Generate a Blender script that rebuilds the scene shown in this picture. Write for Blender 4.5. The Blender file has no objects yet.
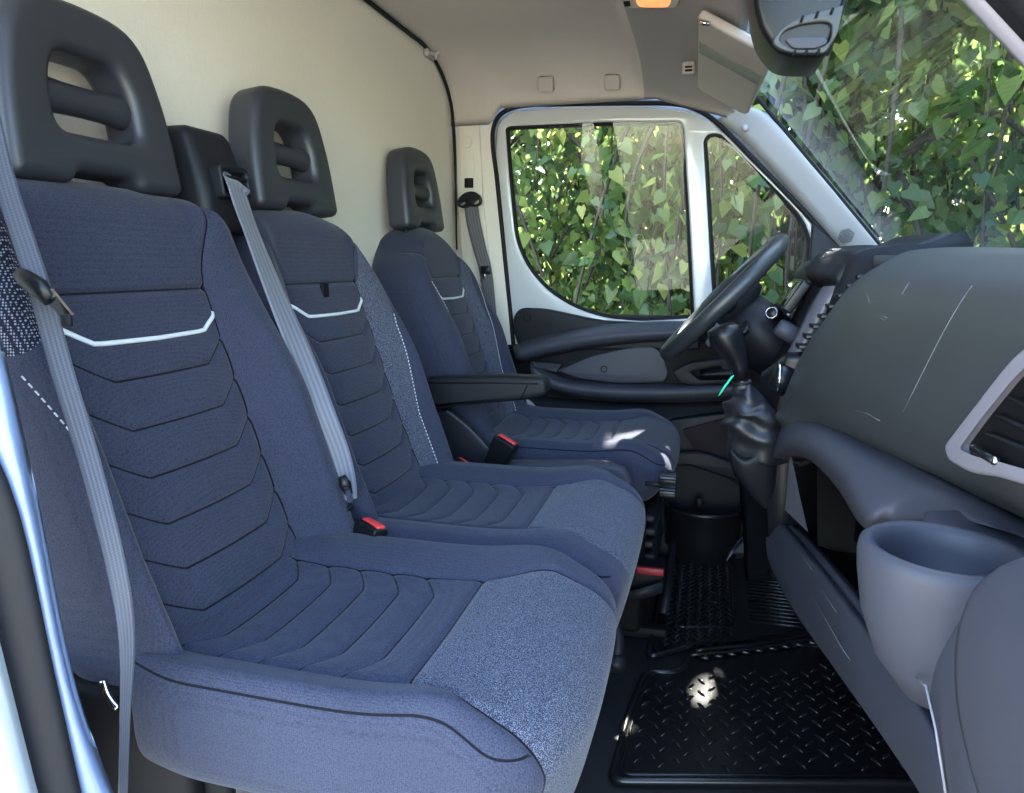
import bpy, bmesh, math, random
import numpy as np
from mathutils import Vector, Matrix
random.seed(7); rng = np.random.default_rng(7)
SC = bpy.context.scene
COL = SC.collection
# ------------------------------------------------------------------ camera model (x = forward, y = across the cab, z = up, floor z = 0)
FPX, CX, CY = 700.0, 512.0, 396.5
CAM = np.array([0.0, 0.0, 0.9])
PITCH = math.radians(10.639); YAW = math.radians(15.311)
FW = np.array([-math.sin(YAW)*math.cos(PITCH), math.cos(YAW)*math.cos(PITCH), -math.sin(PITCH)])
RT = np.array([math.cos(YAW), math.sin(YAW), 0.0]); UP = np.cross(RT, FW)

def P(u, v, **k):
    """point seen at (u, v) whose x, y or z is the given measure in metres"""
    d = FW*FPX + RT*(u-CX) - UP*(v-CY)
    (ax, val), = k.items()
    i = 'xyz'.index(ax)
    return CAM + d*((val-CAM[i])/d[i])

# ------------------------------------------------------------------ objects
def tag(o, label=None, cat=None, group=None, kind=None):
    if label: o['label'] = label
    if cat: o['category'] = cat
    if group: o['group'] = group
    if kind: o['kind'] = kind
    return o
WORLD = {}
def thing(name, loc, label, cat, group=None):
    o = bpy.data.objects.new(name, None); COL.objects.link(o)
    o.location = loc; o.empty_display_size = .02
    WORLD[o.name] = Vector(loc)
    return tag(o, label, cat, group)
def origin(o):
    w = Vector((0, 0, 0))
    while o is not None:
        w += o.location; o = o.parent
    return w
def obj(name, me, mat=None, parent=None, smooth=True, label=None, kind=None, sharp=None):
    """me: bpy Mesh or bmesh in world coordinates"""
    if isinstance(me, bmesh.types.BMesh):
        b = me; me = bpy.data.meshes.new(name)
        bmesh.ops.recalc_face_normals(b, faces=b.faces[:])
        b.to_mesh(me); b.free()
    if mat is not None:
        mats = mat if isinstance(mat, (list, tuple)) else [mat]
        me.materials.clear()
        for m in mats: me.materials.append(m)
    if smooth:
        me.polygons.foreach_set('use_smooth', [True]*len(me.polygons))
        if sharp is not None: me.set_sharp_from_angle(angle=math.radians(sharp))
    o = bpy.data.objects.new(name, me); COL.objects.link(o)
    if parent is not None:
        w = origin(parent)
        o.parent = parent
        me.transform(Matrix.Translation(-w))
    else:
        # base of the thing becomes its origin
        n = len(me.vertices); co = np.empty(n*3, 'f'); me.vertices.foreach_get('co', co); co = co.reshape(-1, 3)
        c = Vector(((co[:,0].min()+co[:,0].max())/2, (co[:,1].min()+co[:,1].max())/2, co[:,2].min()))
        me.transform(Matrix.Translation(-c)); o.location = c
    if label: o['label'] = label
    if kind: o['kind'] = kind
    return o
def struct(name, me, mat, parent=None, **k):
    return obj(name, me, mat, parent, kind='structure' if parent is None else None, **k)

# ------------------------------------------------------------------ mesh helpers
def bm_new(): return bmesh.new()
def add_box(b, lo, hi, bev=0, seg=2, M=None):
    t = bmesh.new()
    bmesh.ops.create_cube(t, size=1)
    lo = Vector(lo); hi = Vector(hi)
    for v in t.verts:
        v.co = Vector(((lo[i]+hi[i])/2 + v.co[i]*(hi[i]-lo[i]) for i in range(3)))
    if bev: bmesh.ops.bevel(t, geom=t.edges[:], offset=bev, segments=seg, profile=.5, affect='EDGES')
    if M is not None: t.transform(M)
    merge(b, t); return b
def merge(b, t):
    me = bpy.data.meshes.new('tmp'); t.to_mesh(me); t.free()
    b.from_mesh(me); bpy.data.meshes.remove(me)
def cr(pts, n, closed=False):
    """Catmull-Rom through points, n samples per span"""
    p = np.array(pts, float); m = len(p); out = []
    rngk = range(m if closed else m-1)
    for i in rngk:
        p1 = p[i]; p2 = p[(i+1) % m]
        p0 = p[(i-1) % m] if closed or i > 0 else 2*p1-p2
        p3 = p[(i+2) % m] if closed or i+2 < m else 2*p2-p1
        for k in range(n):
            t = k/n
            out.append(.5*((2*p1)+(-p0+p2)*t+(2*p0-5*p1+4*p2-p3)*t*t+(-p0+3*p1-3*p2+p3)*t**3))
    if not closed: out.append(p[-1])
    return np.array(out)
def add_tube(b, pts, r, res=10, closed=False, flat=None, cap=True):
    """tube along points; r a number or one per point; flat=(normal, factor) squashes the section along normal"""
    pts = [Vector(p) for p in pts]; n = len(pts)
    rr = [r]*n if not hasattr(r, '__len__') else list(r)
    rings = []; prev = None
    for i in range(n):
        a = pts[(i-1) % n] if closed or i > 0 else pts[i]
        c = pts[(i+1) % n] if closed or i < n-1 else pts[i]
        t = (c-a).normalized()
        if prev is None:
            ref = Vector((0, 0, 1)) if abs(t.z) < .9 else Vector((1, 0, 0))
            nrm = t.cross(ref).normalized()
        else:
            nrm = (prev - t*prev.dot(t)).normalized()
        prev = nrm; bn = t.cross(nrm)
        ring = []
        for k in range(res):
            an = 2*math.pi*k/res
            d = (nrm*math.cos(an)+bn*math.sin(an))*rr[i]
            if flat: 
                fn = Vector(flat[0]).normalized(); d -= fn*d.dot(fn)*(1-flat[1])
            ring.append(b.verts.new(pts[i]+d))
        rings.append(ring)
    m = n if closed else n-1
    for i in range(m):
        A = rings[i]; B = rings[(i+1) % n]
        for k in range(res):
            b.faces.new((A[k], A[(k+1) % res], B[(k+1) % res], B[k]))
    if cap and not closed:
        b.faces.new(rings[0][::-1]); b.faces.new(rings[-1])
    return b
def add_grid(b, rows, close_u=False, close_v=False, caps=False):
    """rows of points -> quads"""
    R = [[b.verts.new(Vector(p)) for p in row] for row in rows]
    n = len(R); m = len(R[0])
    for i in range(n if close_u else n-1):
        for j in range(m if close_v else m-1):
            try: b.faces.new((R[i][j], R[i][(j+1) % m], R[(i+1) % n][(j+1) % m], R[(i+1) % n][j]))
            except ValueError: pass
    if caps:
        try:
            b.faces.new(R[0][::-1]); b.faces.new(R[-1])
        except ValueError: pass
    return b
def thick_grid(b, rows, offset):
    """a closed sheet: rows and the same rows moved by offset (a vector), with the rim closed"""
    rows = [[np.array(p, float) for p in r] for r in rows]; off = np.array(offset, float)
    A = [[b.verts.new(Vector(p)) for p in r] for r in rows]
    B = [[b.verts.new(Vector(p+off)) for p in r] for r in rows]
    n = len(A); m = len(A[0])
    for i in range(n-1):
        for j in range(m-1):
            b.faces.new((A[i][j], A[i][j+1], A[i+1][j+1], A[i+1][j]))
            b.faces.new((B[i+1][j], B[i+1][j+1], B[i][j+1], B[i][j]))
    for j in range(m-1):
        b.faces.new((A[0][j+1], A[0][j], B[0][j], B[0][j+1])); b.faces.new((A[-1][j], A[-1][j+1], B[-1][j+1], B[-1][j]))
    for i in range(n-1):
        b.faces.new((A[i][0], A[i+1][0], B[i+1][0], B[i][0])); b.faces.new((A[i+1][-1], A[i][-1], B[i][-1], B[i+1][-1]))
    return b
def interp_rows(ctrl, nu, nv):
    """smooth surface through a control net (rows of points)"""
    c = np.array(ctrl, float)
    rows = np.array([cr(r, nv) for r in c])
    cols = np.array([cr(rows[:, j], nu) for j in range(rows.shape[1])])
    return cols.transpose(1, 0, 2)
def smooth_poly(pts, r, n=5):
    """rounds the corners of a closed 2D polygon with radius r (number or list)"""
    m = len(pts); out = []
    rr = r if hasattr(r, '__len__') else [r]*m
    for i in range(m):
        a = np.array(pts[i-1], float); p = np.array(pts[i], float); c = np.array(pts[(i+1) % m], float)
        d1 = a-p; d2 = c-p; l1 = np.linalg.norm(d1); l2 = np.linalg.norm(d2)
        k = min(rr[i], l1*.49, l2*.49)
        if k <= 1e-6: out.append(p); continue
        s = p+d1/l1*k; e = p+d2/l2*k
        for j in range(n+1):
            t = j/n; out.append((1-t)**2*s+2*t*(1-t)*p+t*t*e)
    return out
def plate(outlines, half, bev, M, res=4):
    """flat rounded slab: closed 2D outlines (first the outer, then holes) thickened by half each way, edges rounded by bev"""
    cu = bpy.data.curves.new('c', 'CURVE'); cu.dimensions = '2D'; cu.fill_mode = 'BOTH'
    cu.extrude = max(half-bev, 0); cu.bevel_depth = bev; cu.bevel_resolution = res; cu.offset = -bev
    for pts in outlines:
        s = cu.splines.new('POLY'); s.points.add(len(pts)-1); s.use_cyclic_u = True
        for q, p in zip(s.points, pts): q.co = (p[0], p[1], 0, 1)
    o = bpy.data.objects.new('c', cu); COL.objects.link(o)
    dg = bpy.context.evaluated_depsgraph_get()
    me = bpy.data.meshes.new_from_object(o.evaluated_get(dg))
    bpy.data.objects.remove(o); bpy.data.curves.remove(cu)
    b = bmesh.new(); b.from_mesh(me); bpy.data.meshes.remove(me)
    bmesh.ops.remove_doubles(b, verts=b.verts[:], dist=1e-5)
    b.transform(M)
    return b
def frame(o, ex, ey):
    """matrix with local x along ex, local y along ey, at o"""
    ex = Vector(ex).normalized(); ey = Vector(ey); ey = (ey-ex*ey.dot(ex)).normalized(); ez = ex.cross(ey)
    return Matrix(((ex.x, ey.x, ez.x, o[0]), (ex.y, ey.y, ez.y, o[1]), (ex.z, ey.z, ez.z, o[2]), (0, 0, 0, 1)))
MXZ = lambda y: Matrix(((1, 0, 0, 0), (0, 0, -1, y), (0, 1, 0, 0), (0, 0, 0, 1)))   # 2D (x, z) in the plane y
MYZ = lambda x: Matrix(((0, 0, 1, x), (1, 0, 0, 0), (0, 1, 0, 0), (0, 0, 0, 1)))    # 2D (y, z) in the plane x
def rbox(lo, hi, r, ns, nr=6):
    """rounded box as numpy verts + quads, fine grid so that it can be shaped"""
    lo = np.array(lo, float); hi = np.array(hi, float)
    ax = []
    for i in range(3):
        th = np.tan(np.linspace(0, math.pi/4, nr+1))[::-1]
        a = lo[i]+r-r*th; z = hi[i]-r+r*th[::-1]
        mid = np.linspace(lo[i]+r, hi[i]-r, ns[i]+1)
        ax.append(np.concatenate([a[:-1], mid, z[1:]]))
    N = [len(a) for a in ax]; idx = {}; V = []; F = []
    def vid(i, j, k):
        key = (i, j, k)
        if key not in idx:
            idx[key] = len(V); V.append((ax[0][i], ax[1][j], ax[2][k]))
        return idx[key]
    for a in range(3):
        b_, c_ = (a+1) % 3, (a+2) % 3
        for side in (0, N[a]-1):
            for i in range(N[b_]-1):
                for j in range(N[c_]-1):
                    q = []
                    for di, dj in ((0, 0), (1, 0), (1, 1), (0, 1)):
                        t = [0, 0, 0]; t[a] = side; t[b_] = i+di; t[c_] = j+dj
                        q.append(vid(*t))
                    F.append(q if side else q[::-1])
    V = np.array(V); cl = np.clip(V, lo+r, hi-r); d = V-cl
    L = np.linalg.norm(d, axis=1, keepdims=True); L[L == 0] = 1
    return cl+d/L*r, F
def np_mesh(name, V, F, attrs=None):
    me = bpy.data.meshes.new(name)
    me.from_pydata([tuple(v) for v in V], [], F); me.update()
    for k, a in (attrs or {}).items():
        at = me.attributes.new(k, 'FLOAT', 'POINT'); at.data.foreach_set('value', np.asarray(a, 'f'))
    return me
def msk(d, cond):
    """pushes a signed distance away from zero where cond holds, keeping its sign"""
    return d+np.where(d < 0, -1., 1.)*cond
def sst(x, a, b):
    t = np.clip((x-a)/(b-a), 0, 1); return t*t*(3-2*t)
# ------------------------------------------------------------------ materials (all procedural)
class NT:
    def __init__(s, name):
        s.m = bpy.data.materials.new(name); s.m.use_nodes = True; s.t = s.m.node_tree
        s.b = s.t.nodes['Principled BSDF']; s.out = s.t.nodes['Material Output']
    def n(s, typ, **k):
        x = s.t.nodes.new(typ)
        for a, v in k.items():
            if a.startswith('i_'): x.inputs[a[2:].replace('_', ' ')].default_value = v
            else: setattr(x, a, v)
        return x
    def l(s, a, b): s.t.links.new(a, b)
    def math(s, op, a, b=None, c=None):
        x = s.t.nodes.new('ShaderNodeMath'); x.operation = op
        for i, q in enumerate((a, b, c)):
            if q is None: continue
            if isinstance(q, (int, float)): x.inputs[i].default_value = q
            else: s.l(q, x.inputs[i])
        return x.outputs[0]
    def mix(s, f, a, b):
        x = s.t.nodes.new('ShaderNodeMix'); x.data_type = 'RGBA'
        for sock, q in ((x.inputs['Factor'], f), (x.inputs['A'], a), (x.inputs['B'], b)):
            pass
        def put(i, q):
            if isinstance(q, (tuple, list)): x.inputs[i].default_value = (*q[:3], 1)
            elif isinstance(q, (int, float)): x.inputs[i].default_value = q
            else: s.l(q, x.inputs[i])
        put(0, f); put(6, a); put(7, b)
        return x.outputs[2]
    def coord(s, kind='Object', scale=None):
        c = s.n('ShaderNodeTexCoord'); o = c.outputs[kind]
        if scale:
            mp = s.n('ShaderNodeMapping'); mp.inputs['Scale'].default_value = scale; s.l(o, mp.inputs['Vector']); o = mp.outputs[0]
        return o
    def noise(s, scale, vec=None, detail=3, rough=.55):
        x = s.n('ShaderNodeTexNoise'); x.inputs['Scale'].default_value = scale; x.inputs['Detail'].default_value = detail
        x.inputs['Roughness'].default_value = rough
        s.l(vec if vec is not None else s.coord(), x.inputs['Vector']); return x.outputs['Fac']
    def ramp(s, f, stops):
        x = s.n('ShaderNodeValToRGB'); e = x.color_ramp.elements
        while len(e) < len(stops): e.new(.5)
        for q, (p, c) in zip(e, stops): q.position = p; q.color = (*c, 1)
        s.l(f, x.inputs[0]); return x.outputs[0]
    def bump(s, h, strength=.3, dist=.001):
        x = s.n('ShaderNodeBump'); x.inputs['Strength'].default_value = strength; x.inputs['Distance'].default_value = dist
        s.l(h, x.inputs['Height']); s.l(x.outputs[0], s.b.inputs['Normal'])
    def base(s, c):
        if isinstance(c, (tuple, list)): s.b.inputs['Base Color'].default_value = (*c, 1)
        else: s.l(c, s.b.inputs['Base Color'])
    def set(s, **k):
        for a, v in k.items(): s.b.inputs[a.replace('_', ' ')].default_value = v
        return s
def sc(r, g, b):   # sRGB 0-255 -> linear
    f = lambda c: (c/12.92 if c <= .04045 else ((c+.055)/1.055)**2.4)
    return tuple(f(x/255) for x in (r, g, b))
def plastic(name, col, rough=.5, grain=900, bump=.12, spec=.5, var=.12):
    t = NT(name)
    n1 = t.noise(6, detail=4)
    c2 = tuple(min(1, x*(1+var)) for x in col); c1 = tuple(x*(1-var) for x in col)
    t.base(t.mix(n1, c1, c2)); t.set(Roughness=rough)
    t.b.inputs['Specular IOR Level'].default_value = spec
    if bump: t.bump(t.noise(grain, detail=2), bump, .0006)
    return t.m
M = {}
def make_cloth(name, col, col2, scale=900, sheen=.12, bump=.5, zones=False):
    """woven seat cloth; with zones the mesh attributes pick the panel, the heather zone and the sewn lines"""
    t = NT(name)
    co = t.coord('Object')
    sep = t.n('ShaderNodeSeparateXYZ'); t.l(co, sep.inputs[0])
    x, y, z = sep.outputs
    vw = t.n('ShaderNodeTexVoronoi'); vw.inputs['Scale'].default_value = scale*.55; vw.inputs['Randomness'].default_value = .55
    t.l(co, vw.inputs['Vector']); weave = t.math('SUBTRACT', 1.0, t.math('MULTIPLY', vw.outputs['Distance'], 1.1))
    sp = t.noise(700, co, 2, .7); big = t.noise(9, co, 3)
    speck = t.math('MULTIPLY_ADD', t.math('SUBTRACT', sp, .5), 1.3, weave)
    f = t.math('MULTIPLY', speck, .75)
    c = t.mix(f, col, col2)
    c = t.mix(t.math('MULTIPLY', big, .35), c, tuple(q*.7 for q in col))
    if zones:
        at = lambda nm: (lambda n: n.outputs['Fac'])(t.n('ShaderNodeAttribute', attribute_name=nm))
        h = t.math('GREATER_THAN', at('heather'), 0.0)
        sp2 = t.noise(950, co, 2, .6); lightc = t.mix(t.math('GREATER_THAN', sp2, .53), sc(42, 45, 58), sc(100, 104, 118))
        c = t.mix(h, c, lightc)
        ms = t.math('GREATER_THAN', at('meshz'), 0.0)
        vor = t.n('ShaderNodeTexVoronoi'); vor.inputs['Scale'].default_value = 330; vor.inputs['Randomness'].default_value = .15
        t.l(co, vor.inputs['Vector'])
        dots = t.mix(t.math('LESS_THAN', vor.outputs['Distance'], .36), sc(28, 30, 44), sc(128, 132, 146))
        c = t.mix(ms, c, dots)
        s1, s2, s3 = (t.math('ABSOLUTE', at(q)) for q in ('seam1', 'seam2', 'seam3'))
        sm = t.math('LESS_THAN', t.math('MINIMUM', s1, t.math('MINIMUM', s2, s3)), .0011)
        c = t.mix(sm, c, sc(14, 15, 22))
    t.base(c)
    t.set(Roughness=.92, Sheen_Weight=sheen, Sheen_Roughness=.4)
    t.b.inputs['Specular IOR Level'].default_value = .15
    t.bump(speck, bump, .0009)
    return t.m
M['seat'] = make_cloth('seat_cloth', sc(39, 42, 56), sc(73, 77, 97), zones=True)
M['seat_dark'] = make_cloth('seat_cloth_plain', sc(34, 36, 46), sc(54, 57, 70), scale=900, bump=.2)
M['plinth'] = make_cloth('plinth_felt', sc(54, 51, 56), sc(76, 72, 78), scale=300, bump=.4)
def wallcloth(name, c1, c2):
    t = NT(name)
    co = t.coord('Object', (160, 160, 12)); n1 = t.noise(4, co, 4, .7)
    n2 = t.noise(380, None, 2, .6); n3 = t.noise(1.6, None, 3)
    f = t.math('ADD', t.math('MULTIPLY', n1, .55), t.math('MULTIPLY', n2, .45))
    c = t.mix(f, c1, c2); c = t.mix(t.math('MULTIPLY', n3, .25), c, tuple(x*.8 for x in c1))
    t.base(c); t.set(Roughness=.95, Sheen_Weight=.1); t.b.inputs['Specular IOR Level'].default_value = .1
    t.bump(f, .45, .0014)
    return t.m
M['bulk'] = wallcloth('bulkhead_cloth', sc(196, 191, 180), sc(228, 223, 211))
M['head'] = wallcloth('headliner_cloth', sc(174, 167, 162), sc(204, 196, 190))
M['headgrey'] = plastic('headliner_moulding', sc(168, 160, 156), .6, 500, .1)
M['hr'] = plastic('headrest_foam', sc(44, 46, 52), .42, 1400, .05)
M['blk'] = plastic('black_plastic', sc(26, 27, 32), .5, 900, .15, .22)
M['blk_s'] = plastic('satin_black_plastic', sc(18, 19, 22), .34, 900, .06, .3)
M['dash'] = plastic('dash_grain', sc(54, 56, 58), .50, 1100, .22)
M['dash_lo'] = plastic('dash_lower_grain', sc(60, 61, 70), .5, 1000, .15, .28)
M['dark'] = plastic('dark_recess_plastic', sc(12, 12, 15), .65, 700, .1, .2)
M['brown'] = plastic('brown_insert_felt', sc(42, 36, 38), .85, 600, .2, .15)
M['trim_silver'] = plastic('silver_lacquer', sc(122, 118, 127), .36, 900, .03)
M['strip'] = plastic('dull_silver_lacquer', sc(86, 83, 92), .4, 900, .03)
M['pillar'] = plastic('pillar_trim_plastic', sc(160, 162, 168), .5, 900, .08, var=.03)
M['bpillar'] = plastic('cream_trim_plastic', sc(204, 200, 190), .5, 900, .06, var=.03)
t = NT('shaded_white_paint'); t.base(sc(98, 114, 146)); t.set(Roughness=.3, Coat_Weight=.4); M['paint_side'] = t.m  # white body paint on the near pillar, bluish shade put into its colour
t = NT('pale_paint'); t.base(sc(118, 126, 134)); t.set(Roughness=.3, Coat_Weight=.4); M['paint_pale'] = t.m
t = NT('dark_red'); t.base(sc(128, 24, 36)); t.set(Roughness=.5); M['darkred'] = t.m
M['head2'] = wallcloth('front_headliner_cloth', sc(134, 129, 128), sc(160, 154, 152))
t = NT('white_paint'); t.base(sc(184, 187, 191)); t.set(Roughness=.22, Coat_Weight=.6, Coat_Roughness=.05); M['white'] = t.m
M['rubber'] = plastic('seal_rubber', sc(22, 22, 26), .6, 700, .1, .18)
t = NT('metal'); t.base(sc(200, 200, 200)); t.set(Metallic=1, Roughness=.25); M['metal'] = t.m
t = NT('chrome'); t.base(sc(225, 225, 230)); t.set(Metallic=1, Roughness=.1); M['chrome'] = t.m
t = NT('red_button'); t.base(sc(215, 62, 62)); t.set(Roughness=.35); M['red'] = t.m
t = NT('white_piping'); t.base(sc(205, 210, 216)); t.set(Roughness=.6); M['piping'] = t.m
t = NT('white_thread'); t.base(sc(200, 203, 210)); t.set(Roughness=.8); M['thread'] = t.m
t = NT('green_tag'); t.base(sc(40, 190, 140)); t.set(Roughness=.4); M['green'] = t.m
t = NT('screen_glass'); t.base(sc(20, 24, 18)); t.set(Roughness=.08); M['screen'] = t.m
# webbing
def webbing(name, c1, c2):
    t = NT(name); uv = t.coord('UV')
    sep = t.n('ShaderNodeSeparateXYZ'); t.l(uv, sep.inputs[0])
    st = t.math('MULTIPLY_ADD', t.math('SINE', t.math('MULTIPLY', sep.outputs[0], 31.4)), .5, .5)
    rib = t.math('MULTIPLY_ADD', t.math('SINE', t.math('MULTIPLY', t.math('ADD', sep.outputs[1], t.math('MULTIPLY', sep.outputs[0], .004)), 2600)), .5, .5)
    t.base(t.mix(t.math('MULTIPLY_ADD', rib, .3, t.math('MULTIPLY', st, .6)), c1, c2)); t.set(Roughness=.6, Sheen_Weight=.2)
    t.bump(t.math('ADD', st, t.math('MULTIPLY', rib, .4)), .3, .0006)
    return t.m
M['web'] = webbing('belt_webbing', sc(74, 77, 88), sc(108, 112, 124))
M['webmid'] = webbing('belt_webbing_mid', sc(48, 51, 62), sc(76, 80, 94))
M['webdark'] = webbing('belt_webbing_dark', sc(58, 57, 62), sc(92, 90, 96))
# leather (gaiter, wheel rim)
t = NT('grained_leather'); vor = t.n('ShaderNodeTexVoronoi'); vor.inputs['Scale'].default_value = 420; t.l(t.coord(), vor.inputs['Vector'])
t.base(sc(30, 31, 35)); t.set(Roughness=.42); t.bump(vor.outputs['Distance'], .25, .0008); M['leather'] = t.m
t = NT('wheel_rim'); t.base(sc(40, 42, 46)); t.set(Roughness=.38); t.bump(t.noise(1200), .12, .0005); M['rim'] = t.m
# mat rubber
t = NT('mat_rubber'); nz = t.noise(30, None, 4)
t.base(t.mix(nz, sc(12, 12, 15), sc(26, 26, 30))); t.set(Roughness=.3); t.bump(t.noise(500), .2, .0006); M['mat'] = t.m
M['floor'] = plastic('floor_vinyl', sc(20, 20, 24), .6, 500, .3)
# glass: clear sheet that mirrors by Fresnel
def glass(name, tint, ior=1.5, rough=0.0, k=.6):
    t = NT(name); t.t.nodes.remove(t.b)
    tr = t.n('ShaderNodeBsdfTransparent'); tr.inputs[0].default_value = (*tint, 1)
    gl = t.n('ShaderNodeBsdfGlossy'); gl.inputs['Roughness'].default_value = rough
    geo = t.n('ShaderNodeNewGeometry'); dp = t.n('ShaderNodeVectorMath'); dp.operation = 'DOT_PRODUCT'
    t.l(geo.outputs['Normal'], dp.inputs[0]); t.l(geo.outputs['Incoming'], dp.inputs[1])
    f0 = ((ior-1)/(ior+1))**2          # both faces of the pane mirror: Schlick, then 2F/(1+F)
    c5 = t.math('POWER', t.math('SUBTRACT', 1.0, t.math('ABSOLUTE', dp.outputs['Value'])), 5.0)
    F = t.math('MULTIPLY_ADD', c5, 1-f0, f0)
    F2 = t.math('MULTIPLY', t.math('DIVIDE', t.math('MULTIPLY', F, 2.0), t.math('ADD', F, 1.0)), k)
    mx = t.n('ShaderNodeMixShader'); t.l(F2, mx.inputs[0]); t.l(tr.outputs[0], mx.inputs[1]); t.l(gl.outputs[0], mx.inputs[2])
    t.l(mx.outputs[0], t.out.inputs[0]); return t.m
M['glass'] = glass('window_glass', (.93, .96, .94), 1.5, k=.38)
M['wglass'] = glass('windshield_glass', (.90, .95, .94), 1.42, k=.8)
# foliage
def leafmat(name, cols, trans):
    t = NT(name); t.t.nodes.remove(t.b)
    at = t.n('ShaderNodeAttribute', attribute_name='rnd')
    c = t.ramp(at.outputs['Fac'], [(i/(len(cols)-1), q) for i, q in enumerate(cols)])
    d = t.n('ShaderNodeBsdfPrincipled'); d.inputs['Roughness'].default_value = .38; t.l(c, d.inputs['Base Color'])
    tl = t.n('ShaderNodeBsdfTranslucent'); hs = t.n('ShaderNodeHueSaturation'); hs.inputs['Saturation'].default_value = 1.0; hs.inputs['Value'].default_value = 1.7; hs.inputs['Hue'].default_value = .485
    t.l(c, hs.inputs['Color']); t.l(hs.outputs[0], tl.inputs[0])
    mx = t.n('ShaderNodeMixShader'); mx.inputs[0].default_value = trans
    t.l(d.outputs[0], mx.inputs[1]); t.l(tl.outputs[0], mx.inputs[2]); t.l(mx.outputs[0], t.out.inputs[0]); return t.m
M['leaf'] = leafmat('leaf_green', [sc(50, 72, 46), sc(72, 98, 56), sc(102, 122, 64), sc(160, 166, 92)], .5)
M['leafd'] = leafmat('leaf_dark', [sc(48, 72, 46), sc(70, 98, 56), sc(100, 124, 70)], .35)
t = NT('bark'); co = t.coord('Object', (30, 30, 8)); n1 = t.noise(2.5, co, 5, .7); n2 = t.noise(14, None, 4)
t.base(t.mix(t.math('GREATER_THAN', n2, .56), t.ramp(n1, [(.3, sc(40, 36, 32)), (.7, sc(104, 96, 88))]), sc(140, 140, 128)))
t.set(Roughness=.9); t.bump(n1, .9, .02); M['bark'] = t.m
t = NT('twig'); t.base(sc(62, 52, 44)); t.set(Roughness=.85); M['twig'] = t.m
t = NT('grass_blade'); t.base(sc(150, 170, 70)); t.set(Roughness=.5); M['blade'] = t.m
t = NT('ground_gravel'); n1 = t.noise(3, None, 6, .7); n2 = t.noise(60, None, 3)
t.base(t.mix(t.math('ADD', t.math('MULTIPLY', n1, .6), t.math('MULTIPLY', n2, .4)), sc(128, 122, 110), sc(186, 180, 166))); t.set(Roughness=.95); M['ground'] = t.m
t = NT('lamp_lens'); t.base(sc(235, 220, 200)); t.set(Roughness=.3)
t.b.inputs['Emission Color'].default_value = (*sc(255, 130, 40), 1); t.b.inputs['Emission Strength'].default_value = .35; M['lamp'] = t.m
# ------------------------------------------------------------------ seats
def back_line(z, dx):
    """x of the backrest front on the seat's centre line"""
    return np.interp(z, [.38, .50, .60, .82, .95, 1.0, 1.1], [-.515, -.553, -.592, -.663, -.697, -.707, -.725]) + dx
GZ = [.768, .712, .657, .603, .550, .500]      # heights of the sewn smile lines
def back_disp(v, z, wl, pan):
    """how far the cushion bulges in front of the centre line"""
    a = np.abs(v)
    bol = sst(a, pan-.01, pan+.06)*(.018+.040*sst(.92-z, 0, .22))
    d = bol + .010*np.cos(np.clip(v/pan, -1, 1)*1.5)*sst(.87-z, 0, .1)
    inside = sst(pan+.012-a, 0, .012)
    for g in GZ:
        dz = z-(g+.030*np.clip((a-pan*.62)/(pan*.38), 0, 1.2)**1.1)
        lo = .0042*np.exp(-(dz/.0032)**2)*inside
        puff = .0016*np.exp(-(dz/.013)**2)*inside
        d = d-lo-puff
    d = d-.006*np.exp(-((a-pan-.042*sst(z, .868, 1.0))/.0045)**2)*sst(1.01-z, 0, .02)
    d = d-.007*np.exp(-((z-.868)/.0045)**2)*sst(pan+.004-a, 0, .006)
    return d
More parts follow.
